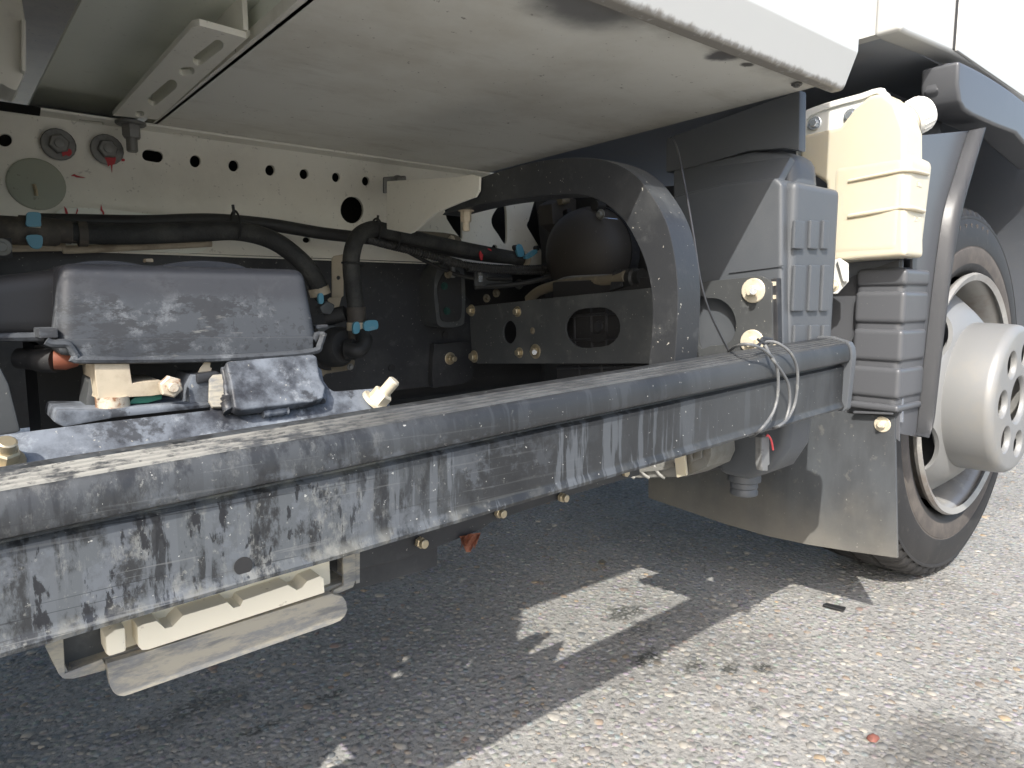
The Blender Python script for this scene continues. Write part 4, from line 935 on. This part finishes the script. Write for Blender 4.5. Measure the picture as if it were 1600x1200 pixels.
# cab shell with arch cut
def cab_outline():
    o = [Vector((.998, 0, cabz-.004)), QY(1410, 47, .42), QY(1450, 65, .42), QY(1490, 82, .42), QY(1545, 112, .42), QY(1600, 150, .42)]
    o[1] = Vector((1.02, 0, QY(1410, 47, .42).z))
    pts = [Vector((p.x, .42, p.z)) for p in o]
    pts[0].z = pts[1].z
    lastz = pts[-1].z
    pts += [Vector((1.75, .42, lastz-.02)), Vector((1.85, .42, .72)), Vector((1.90, .42, .45)), Vector((2.6, .42, .45)), Vector((2.65, .42, 1.2)), Vector((2.4, .42, 2.2)), Vector((.998, .42, 2.2))]
    return pts
cab = slab('cab_side', cab_outline()[:1]+cab_outline()[1:], (0, .035, 0), MAT['cab'], T, bevel=.006, seg=3, label='white lower cab side panel')
xd = QY(1491, 40, .42).x
slab('door_gap', [Vector((xd, .4185, QY(1491, 82, .42).z+.003)), Vector((xd+.006, .4185, QY(1491, 82, .42).z+.003)), Vector((xd+.006, .4185, 1.9)), Vector((xd, .4185, 1.9))], (0, .004, 0), MAT['deep'], cab)
dz = QY(1495, 85, .42).z
door = slab('cab_door', [Vector((xd+.006, .415, dz+.002)), QY(1545, 112, .415), QY(1600, 150, .415), Vector((1.9, .415, QY(1600, 150, .415).z)), Vector((2.2, .415, 1.1)), Vector((2.1, .415, 1.9)), Vector((xd+.006, .415, 1.9))], (0, .006, 0), MAT['cab'], cab, bevel=.003, label='white cab door edge')
cr = slab('cab_rear', [Vector((1.0, .45, cabz)), Vector((1.0, 2.38, cabz)), Vector((1.0, 2.38, 2.2)), Vector((1.0, .45, 2.2))], (.02, 0, 0), MAT['cab'], cab, label='white rear wall of the cab')
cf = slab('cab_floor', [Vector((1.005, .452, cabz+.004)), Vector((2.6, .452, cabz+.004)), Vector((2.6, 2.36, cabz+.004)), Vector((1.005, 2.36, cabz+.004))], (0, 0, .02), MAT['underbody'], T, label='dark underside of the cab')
box('cab_far_wall', (1.02, 2.36, .5), (2.6, 2.38, 2.2), MAT['cab'], cab)
box('cab_roof', (1.0, .45, 2.2), (2.4, 2.38, 2.23), MAT['cab'], cab)
# hanging parts below cab behind the reservoir
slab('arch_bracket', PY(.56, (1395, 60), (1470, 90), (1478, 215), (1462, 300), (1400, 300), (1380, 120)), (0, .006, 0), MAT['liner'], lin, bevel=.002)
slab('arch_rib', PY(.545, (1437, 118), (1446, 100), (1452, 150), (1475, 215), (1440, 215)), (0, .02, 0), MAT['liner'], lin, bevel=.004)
# black arch trim
tr = slab('arch_trim', smooth(PY(.400, (1499, 95), (1535, 113), (1580, 142), (1620, 175)), 3)+PY(.400, (1640, 260), (1600, 222), (1588, 208), (1556, 196), (1520, 180), (1508, 172), (1501, 160), (1497, 130)), (0, .05, 0), MAT['fender'], T, bevel=.005, seg=3, label='black wheel-arch trim on the cab')
slab('trim_end', PY(.425, (1482, 98), (1499, 96), (1500, 160), (1507, 172), (1490, 164), (1470, 155), (1466, 140), (1468, 120), (1477, 112)), (0, .02, 0), MAT['fender'], tr, bevel=.004)

# --- wheel
WX, WZ, RW = 1.431, .338, .340
WY = .452
wheel = bpy.data.objects.new('front_wheel', None); COL.objects.link(wheel); wheel.parent = T
wheel.matrix_parent_inverse = Matrix.Translation(-T.location); wheel.location = (WX, WY+.1, WZ); wheel['label'] = 'silver front wheel with protruding drilled hub cover'
def wl(o):
    o.parent = wheel; o.matrix_parent_inverse = Matrix.Translation(-wheel.location); return o
def tyre():
    N = 276
    prof = [(.030, .213), (.016, .216), (.006, .224), (.0015, .236), (-.0005, .250), (.0, .262), (.0012, .2635), (.0012, .266), (.0, .268), (.0008, .285), (.0035, .300), (.0075, .313), (.0068, .3145), (.0075, .3185), (.0105, .3205), (.0125, .3265), (.0165, .3315), (.026, .3365), (.050, .3395), (.054, .3395), (.055, .334), (.063, .334), (.064, .340), (.095, .341), (.096, .335), (.104, .335), (.105, .341), (.136, .340), (.137, .334), (.145, .334), (.146, .3395), (.174, .3365), (.184, .331), (.192, .318), (.197, .28), (.198, .25), (.185, .215), (.17, .213)]
    bm = bmesh.new(); rings = []
    for i in range(N):
        t = 2*math.pi*i/N; ring = []
        for j, (y, r) in enumerate(prof):
            rr = r
            if i % 4 == 0 and (14 <= j <= 19): rr -= .0085       # shoulder sipes
            if i % 4 == 0 and (22 <= j <= 23 or 26 <= j <= 27): rr -= .003
            if i % 4 == 0 and j == 18: rr -= .003
            x, z = rr*math.sin(t), rr*math.cos(t)
            yy = y
            if z < -.30 and 5 < j < 20: yy -= .004*min(1, (-.30-z)/.035)
            z = max(z, -WZ+.0005)
            ring.append(bm.verts.new((WX+x, WY+yy, WZ+z)))
        rings.append(ring)
    for a, b in zip(rings, rings[1:]+rings[:1]):
        for j in range(len(prof)-1):
            f = bm.faces.new((a[j], a[j+1], b[j+1], b[j]))
            if 3 <= j <= 6: f.material_index = 1
    o = finish(bm, 'tyre', MAT['tyre'], None); o.data.materials.append(MAT['tyredust']); return wl(o)
tyre()
AY = Vector((0, -1, 0))
wc = Vector((WX, WY, WZ))
rimo = lathe('rim', [(.012, .206), (.016, .2165), (.010, .2195), (.004, .2175), (-.001, .2085), (-.010, .203), (-.03, .198), (-.06, .195), (-.075, .178), (-.12, .172), (-.16, .17), (-.16, .05), (-.16, 0)], wc+Vector((0, .006, 0)), AY, MAT['rim'], None, 72, label='stained silver steel rim'); wl(rimo)
# disc with vent holes: dome from the cover to the rim, holes cut by leaving gaps
def disc():
    bm = bmesh.new(); N = 120
    prof = [(.010, .125), (.004, .140), (-.004, .150), (-.012, .160), (-.020, .170), (-.027, .178), (-.033, .184), (-.040, .188), (-.048, .1905), (-.058, .192)]
    nh = 6; rings = []
    for i in range(N):
        t = 2*math.pi*i/N
        rings.append([bm.verts.new(wc+Vector((r*math.sin(t), -h, r*math.cos(t)))) for h, r in prof])
    for i in range(N):
        for j in range(len(prof)-1):
            t = (i+.5)/N*nh % 1
            a = abs(t-.5)*2            # 0 at hole centre
            hole = ((j+.5-6)/2.6)**2+(a/.36)**2 < 1
            if hole: continue
            a_, b_ = rings[i], rings[(i+1) % N]
            bm.faces.new((a_[j], a_[j+1], b_[j+1], b_[j]))
    bmesh.ops.solidify(bm, geom=bm.faces[:], thickness=.004)
    o = finish(bm, 'wheel_disc', MAT['silver'], None); return wl(o)
# smoother vents: build the disc from rows that hug each hole outline
def disc2():
    bm = bmesh.new()
    prof = [Vector((h, r)) for h, r in [(.012, .120), (.006, .140), (-.002, .152), (-.012, .163), (-.024, .174), (-.036, .183), (-.048, .189), (-.060, .1925)]]
    def P(s, t):       # s 0..1 along the profile, t angle
        q = s*(len(prof)-1); i = min(int(q), len(prof)-2); v = prof[i].lerp(prof[i+1], q-i)
        return wc+Vector((v.y*math.sin(t), -v.x, v.y*math.cos(t)))
    nh = 5; sec = 2*math.pi/nh; M_ = 48
    for h in range(nh):
        tc = h*sec+VENT
        holes, outs = [], []
        for k in range(M_):
            a = 2*math.pi*k/M_
            ca, sa = math.cos(a), math.sin(a)
            holes.append(P(.52+.38*sa, tc+sec*.27*ca))
            m_ = max(abs(ca), abs(sa))
            outs.append(P(.5+.5*sa/m_, tc+sec*.5*ca/m_))
        mids = []
        for k in range(M_):
            a = 2*math.pi*k/M_; ca, sa = math.cos(a), math.sin(a); m_ = max(abs(ca), abs(sa))
            mids.append([P(.52+.38*sa+(.5+.5*sa/m_-.52-.38*sa)*w_, tc+sec*(.27*ca+(.5*ca/m_-.27*ca)*w_)) for w_ in (0, .08, .3, .65, 1)])
        back = [p+Vector((0, .007, 0)) for p in holes]
        rows = [[bm.verts.new(p) for p in back]]+[[bm.verts.new(mids[k][q]) for k in range(M_)] for q in range(5)]
        for A_, B_ in zip(rows, rows[1:]):
            for k in range(M_): bm.faces.new((A_[k], A_[(k+1) % M_], B_[(k+1) % M_], B_[k]))
    bmesh.ops.remove_doubles(bm, verts=bm.verts, dist=.0004)
    return wl(finish(bm, 'wheel_disc', MAT['silver'], None))
VENT = R(-119)
disc2()
# protruding hub cover: drum with a drilled face
def hubcover():
    yb, yf = WY-.012, WY-.072
    bm = bmesh.new()
    a_lathe(bm, [(-.02, .129), (.0, .1315), (.03, .1305), (.056, .1295), (.062, .128), (.066, .1255), (.069, .122), (.071, .117)], (WX, yb, WZ), AY, 72)
    # face plate with holes
    face = [Vector((WX+.117*math.sin(t), yb-.071, WZ+.117*math.cos(t))) for t in [2*math.pi*i/72 for i in range(72)]]
    hs = []
    def hole(cx, cz, r, n=26): hs.append(([Vector((WX+cx+r*math.sin(2*math.pi*i/n), yb-.071, WZ+cz+r*math.cos(2*math.pi*i/n))) for i in range(n)], cx, cz, r))
    hole(0, 0, .044, 36)
    for k in range(7):
        t = R(-90+360/7*k); hole(.081*math.sin(t), .081*math.cos(t), .0245)
    edges = []
    for loop in [face]+[h[0] for h in hs]:
        vs = [bm.verts.new(p) for p in loop]; edges += [bm.edges.new((vs[i], vs[(i+1) % len(vs)])) for i in range(len(vs))]
    bmesh.ops.triangle_fill(bm, use_beauty=True, edges=edges)
    for loop, cx, cz, r in hs:           # dished collars going in
        c = Vector((WX+cx, yb-.071, WZ+cz)); rows = [[bm.verts.new(p) for p in loop]]
        for dy, f_ in ((.0012, .95), (.0035, .90), (.0065, .875), (.0085, .87)):
            rows.append([bm.verts.new(c+(p-c)*f_+Vector((0, dy, 0))) for p in loop])
        n = len(loop)
        for A_, B_ in zip(rows, rows[1:]):
            for i in range(n): bm.faces.new((A_[i], A_[(i+1) % n], B_[(i+1) % n], B_[i]))
    bmesh.ops.remove_doubles(bm, verts=bm.verts, dist=.0003)
    wl(finish(bm, 'hub_cover', MAT['silver'], None, label='silver drum-shaped hub cover with round holes'))
    hub = lathe('hub', [(0, 0), (0, .12), (.02, .12), (.02, .055), (.045, .05), (.05, .04), (.05, 0)], (WX, yb+.02, WZ), AY, MAT['greybolt'], None, 40); wl(hub)
    for k in range(7):
        t = R(-90+360/7*k); o = lathe('wheel_nut', [(0, 0), (0, .017), (.026, .016), (.03, .012), (.03, 0)], (WX+.081*math.sin(t), yb, WZ+.081*math.cos(t)), AY, MAT['alloy'], None, 6); wl(o)
hubcover()
# raised sidewall lettering
def sidewall(text, a0, da, r, size):
    ms = []
    for i, ch in enumerate(text):
        if ch == ' ': continue
        t = R(a0+da*i); rad = Vector((math.sin(t), 0, math.cos(t))); tan = Vector((math.cos(t), 0, -math.sin(t)))
        o = letters(ch, size, frame(wc+rad*r+Vector((0, .0036, 0)), tan, rad), MAT['tyredust'], None, 'lettering'); ms.append(o)
    for o in ms: wl(o)
sidewall('195/75R15', -29, 5.2, .298, .017)
# brake drum darkness inside
o = lathe('brake_drum', [(0, 0), (0, .155), (.10, .155), (.10, 0)], (WX, WY+.17, WZ), AY, MAT['deep'], None, 40); wl(o)
# far front wheel, so that the truck stands on something on the other side
fw = lathe('far_wheel', [(0, 0), (0, .20), (.01, .25), (.02, .32), (.05, .338), (.15, .338), (.18, .32), (.19, .25), (.19, 0)], (WX, 2.34, WZ), AY, MAT['tyre'], T, 48, label='far front wheel in the dark under the truck')
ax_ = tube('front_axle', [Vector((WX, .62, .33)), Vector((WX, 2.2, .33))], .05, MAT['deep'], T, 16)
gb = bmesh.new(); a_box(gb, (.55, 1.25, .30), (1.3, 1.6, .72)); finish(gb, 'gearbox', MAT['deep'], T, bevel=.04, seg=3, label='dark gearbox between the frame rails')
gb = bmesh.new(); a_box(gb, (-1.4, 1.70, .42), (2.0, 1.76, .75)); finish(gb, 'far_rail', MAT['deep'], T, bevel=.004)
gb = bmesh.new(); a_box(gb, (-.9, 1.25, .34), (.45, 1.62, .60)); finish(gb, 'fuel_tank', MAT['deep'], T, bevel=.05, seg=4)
# small sensor plug on a red wire below the guard
sn = slab('sensor_plug', PY(.405, (1190, 684), (1194, 680), (1202, 681), (1203, 726), (1200, 728), (1200, 736), (1192, 736), (1190, 726)), (0, .008, 0), MAT['conn'], T, bevel=.0012, label='grey ribbed sensor plug hanging with a red wire')
for k in range(7): box('plug_rib', QY(1190, 684+k*3.2, .404), QY(1198, 685.4+k*3.2, .404)+Vector((0, .002, 0)), MAT['conn'], sn)
tube('red_lead', smooth([QY(1197, 682, .402), QY(1200, 680, .401), QY(1205, 688, .401), QY(1208, 703, .401)], 5), .0011, MAT['redwire'], sn, 8)
tube('plug_lead', [QY(1197, 681, .402), QY(1196, 668, .400)], .0008, MAT['deep'], sn, 6)

# --- tray under the guard
YTf = .425
def V3(px, py, y): return QY(px, py, y)
tray = slab('block_tray', PY(YTf, (164, 1030), (205, 1018), (512, 923), (530, 928), (535, 936), (537, 948), (533, 958), (526, 965), (515, 970), (200, 1078), (190, 1081), (181, 1080), (174, 1075), (169, 1066), (166, 1052)), (-.0, -.006, 0), MAT['tray'], T, bevel=.001, label='dusty grey steel tray under the guard')
for v in tray.data.vertices:     # the lip slopes outwards and down
    pass
z0 = QY(180, 1035, YTf+.01).z; z1 = QY(530, 925, YTf+.01).z
a0_, b0_ = QY(100, 1058, YTf), QY(556, 912, YTf)
slab('tray_floor', [a0_+Vector((.004, .004, .002)), b0_+Vector((-.004, .004, .002)), b0_+Vector((-.004, .12, .002)), a0_+Vector((.004, .12, .002))], (0, 0, -.003), MAT['tray'], tray)
slab('tray_end', smooth(PY(YTf, (70, 1010), (88, 985), (99, 990), (102, 1052), (160, 1030), (168, 1042), (165, 1048), (115, 1061), (99, 1061), (92, 1054)), 1, True), (0, .003, 0), MAT['tray'], tray, bevel=.0008)
slab('tray_end', PY(YTf, (536, 862), (556, 858), (557, 905), (552, 918), (530, 927), (518, 930), (522, 922), (537, 915)), (0, .003, 0), MAT['tray'], tray, bevel=.0008)
for q0 in ((72, 1008, 99, 1058), (556, 860, 556, 912)):
    p0, p1 = QY(q0[0], q0[1], YTf+.001), QY(q0[2], q0[3], YTf+.001)
    slab('tray_cheek', [p0, p1, p1+Vector((0, .12, 0)), p0+Vector((0, .12, 0))], (.003, 0, 0), MAT['tray'], tray)
box('tray_back', a0_+Vector((0, .12, 0)), b0_+Vector((0, .123, .09)), MAT['tray'], tray)
# rolled spare in the gap at left
lathe('tray_roller', [(0, 0), (0, .016), (.09, .016), (.09, 0)], QY(130, 1008, YTf+.012), (0, 1, 0), MAT['dusty'], tray, 20)

# ================================================================== THINGS BESIDE THE TRUCK'S OWN PARTS
# cream block lying in the tray
YK = YTf+.004
blk = slab('plastic_block', PY(YK+.004, (163, 990), (185, 966), (230, 950), (515, 866), (517, 905), (517, 918), (168, 1026)), (0, .08, 0), MAT['block'], None, bevel=.0015)
tag(blk, 'cream plastic block with notched ridges lying in the grey tray', 'plastic block')
blk.name = 'plastic_block'
for pts in ([(164, 996), (180, 984), (196, 980), (198, 1018), (170, 1027), (166, 1022)],
            [(215, 980), (222, 976), (245, 970), (258, 982), (270, 979), (272, 976), (286, 962), (340, 946), (355, 941), (365, 950), (376, 947), (380, 938), (450, 914), (464, 922), (472, 918), (480, 908), (500, 900), (506, 904), (507, 926), (232, 1015), (222, 1016), (216, 1010)]):
    slab('ridge', PY(YK-.012, *pts), (0, .017, 0), MAT['block'], blk, bevel=.0025)

# loose wire tied round the guard
wr = [QZ(1048, 213, ZP-.004), QX(1058, 232, .66), QX(1072, 300, .63), QX(1084, 370, .62), QX(1095, 440, .62), QX(1110, 490, .63), QX(1138, 548, .66)]
wire = tube('tie_wire', smooth(wr, 8), .0011, MAT['wire'], None, 8)
tag(wire, 'thin grey wire tied in a knot around the guard near its front end', 'wire')
def loopwire(pts, r=.0016):
    tube('wire_loop', smooth(pts, 8), r, MAT['strap'], wire, 8)
def gp_(px, py, dy=0): return QY(px, py, YG-.012+dy)
loopwire([QY(1138, 550, .44), gp_(1150, 541, .02), gp_(1170, 538), gp_(1192, 546, -.002), gp_(1210, 564, -.002), gp_(1216, 590, -.001), gp_(1214, 625), gp_(1205, 650), gp_(1185, 675, .004), QY(1172, 682, .43)])
loopwire([gp_(1190, 534, .015), gp_(1212, 535, .006), gp_(1234, 550, -.002), gp_(1245, 574, -.002), gp_(1246, 600, -.001), gp_(1242, 630), gp_(1230, 655), gp_(1212, 668, .004), QY(1200, 670, .43)])
loopwire([gp_(1196, 540, .01), gp_(1206, 560, -.002), gp_(1222, 582, -.002), gp_(1232, 602, -.001), gp_(1234, 630), gp_(1228, 655), gp_(1222, 664, .004)])
for pts in ([(1184, 530), (1196, 538), (1204, 531), (1192, 528), (1188, 536), (1180, 541)], [(1186, 540), (1194, 530), (1206, 530)]):
    tube('wire_knot', smooth([gp_(a, b, .012) for a, b in pts], 6), .0014, MAT['wire'], wire, 8)

# frayed scrap hanging from the lower rail
bm = bmesh.new(); rows = []
Yc = YI-.003
for i in range(9):
    t = i/8; row = []
    for j in range(7):
        s_ = j/6; ln = 22+6*math.sin(i*2.3)+4*math.sin(i*5.1)
        px = 718+30*t+3*math.sin(s_*3+i); py = 838-6*t+s_*ln
        row.append(bm.verts.new(QY(px, py, Yc+.003*math.sin(i*1.7+j*1.3))))
    rows.append(row)
for a, b in zip(rows, rows[1:]):
    for j in range(6): bm.faces.new((a[j], a[j+1], b[j+1], b[j]))
bmesh.ops.solidify(bm, geom=bm.faces[:], thickness=.002)
rag = finish(bm, 'frayed_scrap', MAT['cloth'])
tag(rag, 'rust-coloured frayed scrap hanging below the black lower rail', 'scrap')
# bits on the road
def chip(name, pts, h, mat, label, cat, z=.001, bevel=.001):
    o = slab(name, PZ(z, *pts), (0, 0, h), mat, None, bevel=bevel); tag(o, label, cat); return o
chip('dark_strip', [(1285, 947), (1291, 944), (1322, 951), (1318, 956)], .003, MAT['deep'], 'flat black strip of rubber lying on the sunlit asphalt', 'rubber strip', .003)
chip('pale_chip', [(935, 879), (941, 876), (947, 880), (944, 883), (937, 882)], .004, MAT['tan'], 'small tan chip lying in the shade under the truck', 'chip')
rs = bmesh.new(); bmesh.ops.create_icosphere(rs, subdivisions=2, radius=1)
pc_ = QZ(1364, 1155, 0)
for v in rs.verts:
    n = 1+.14*math.sin(v.co.x*5+1)*math.cos(v.co.y*4)
    v.co = Vector((pc_.x+v.co.x*.0085*n, pc_.y+v.co.y*.006*n, .001+max(v.co.z, -.2)*.0045*n))
stn = finish(rs, 'red_stone', MAT['redstone']); tag(stn, 'reddish brown stone at the edge of the dark damp patch', 'stone')
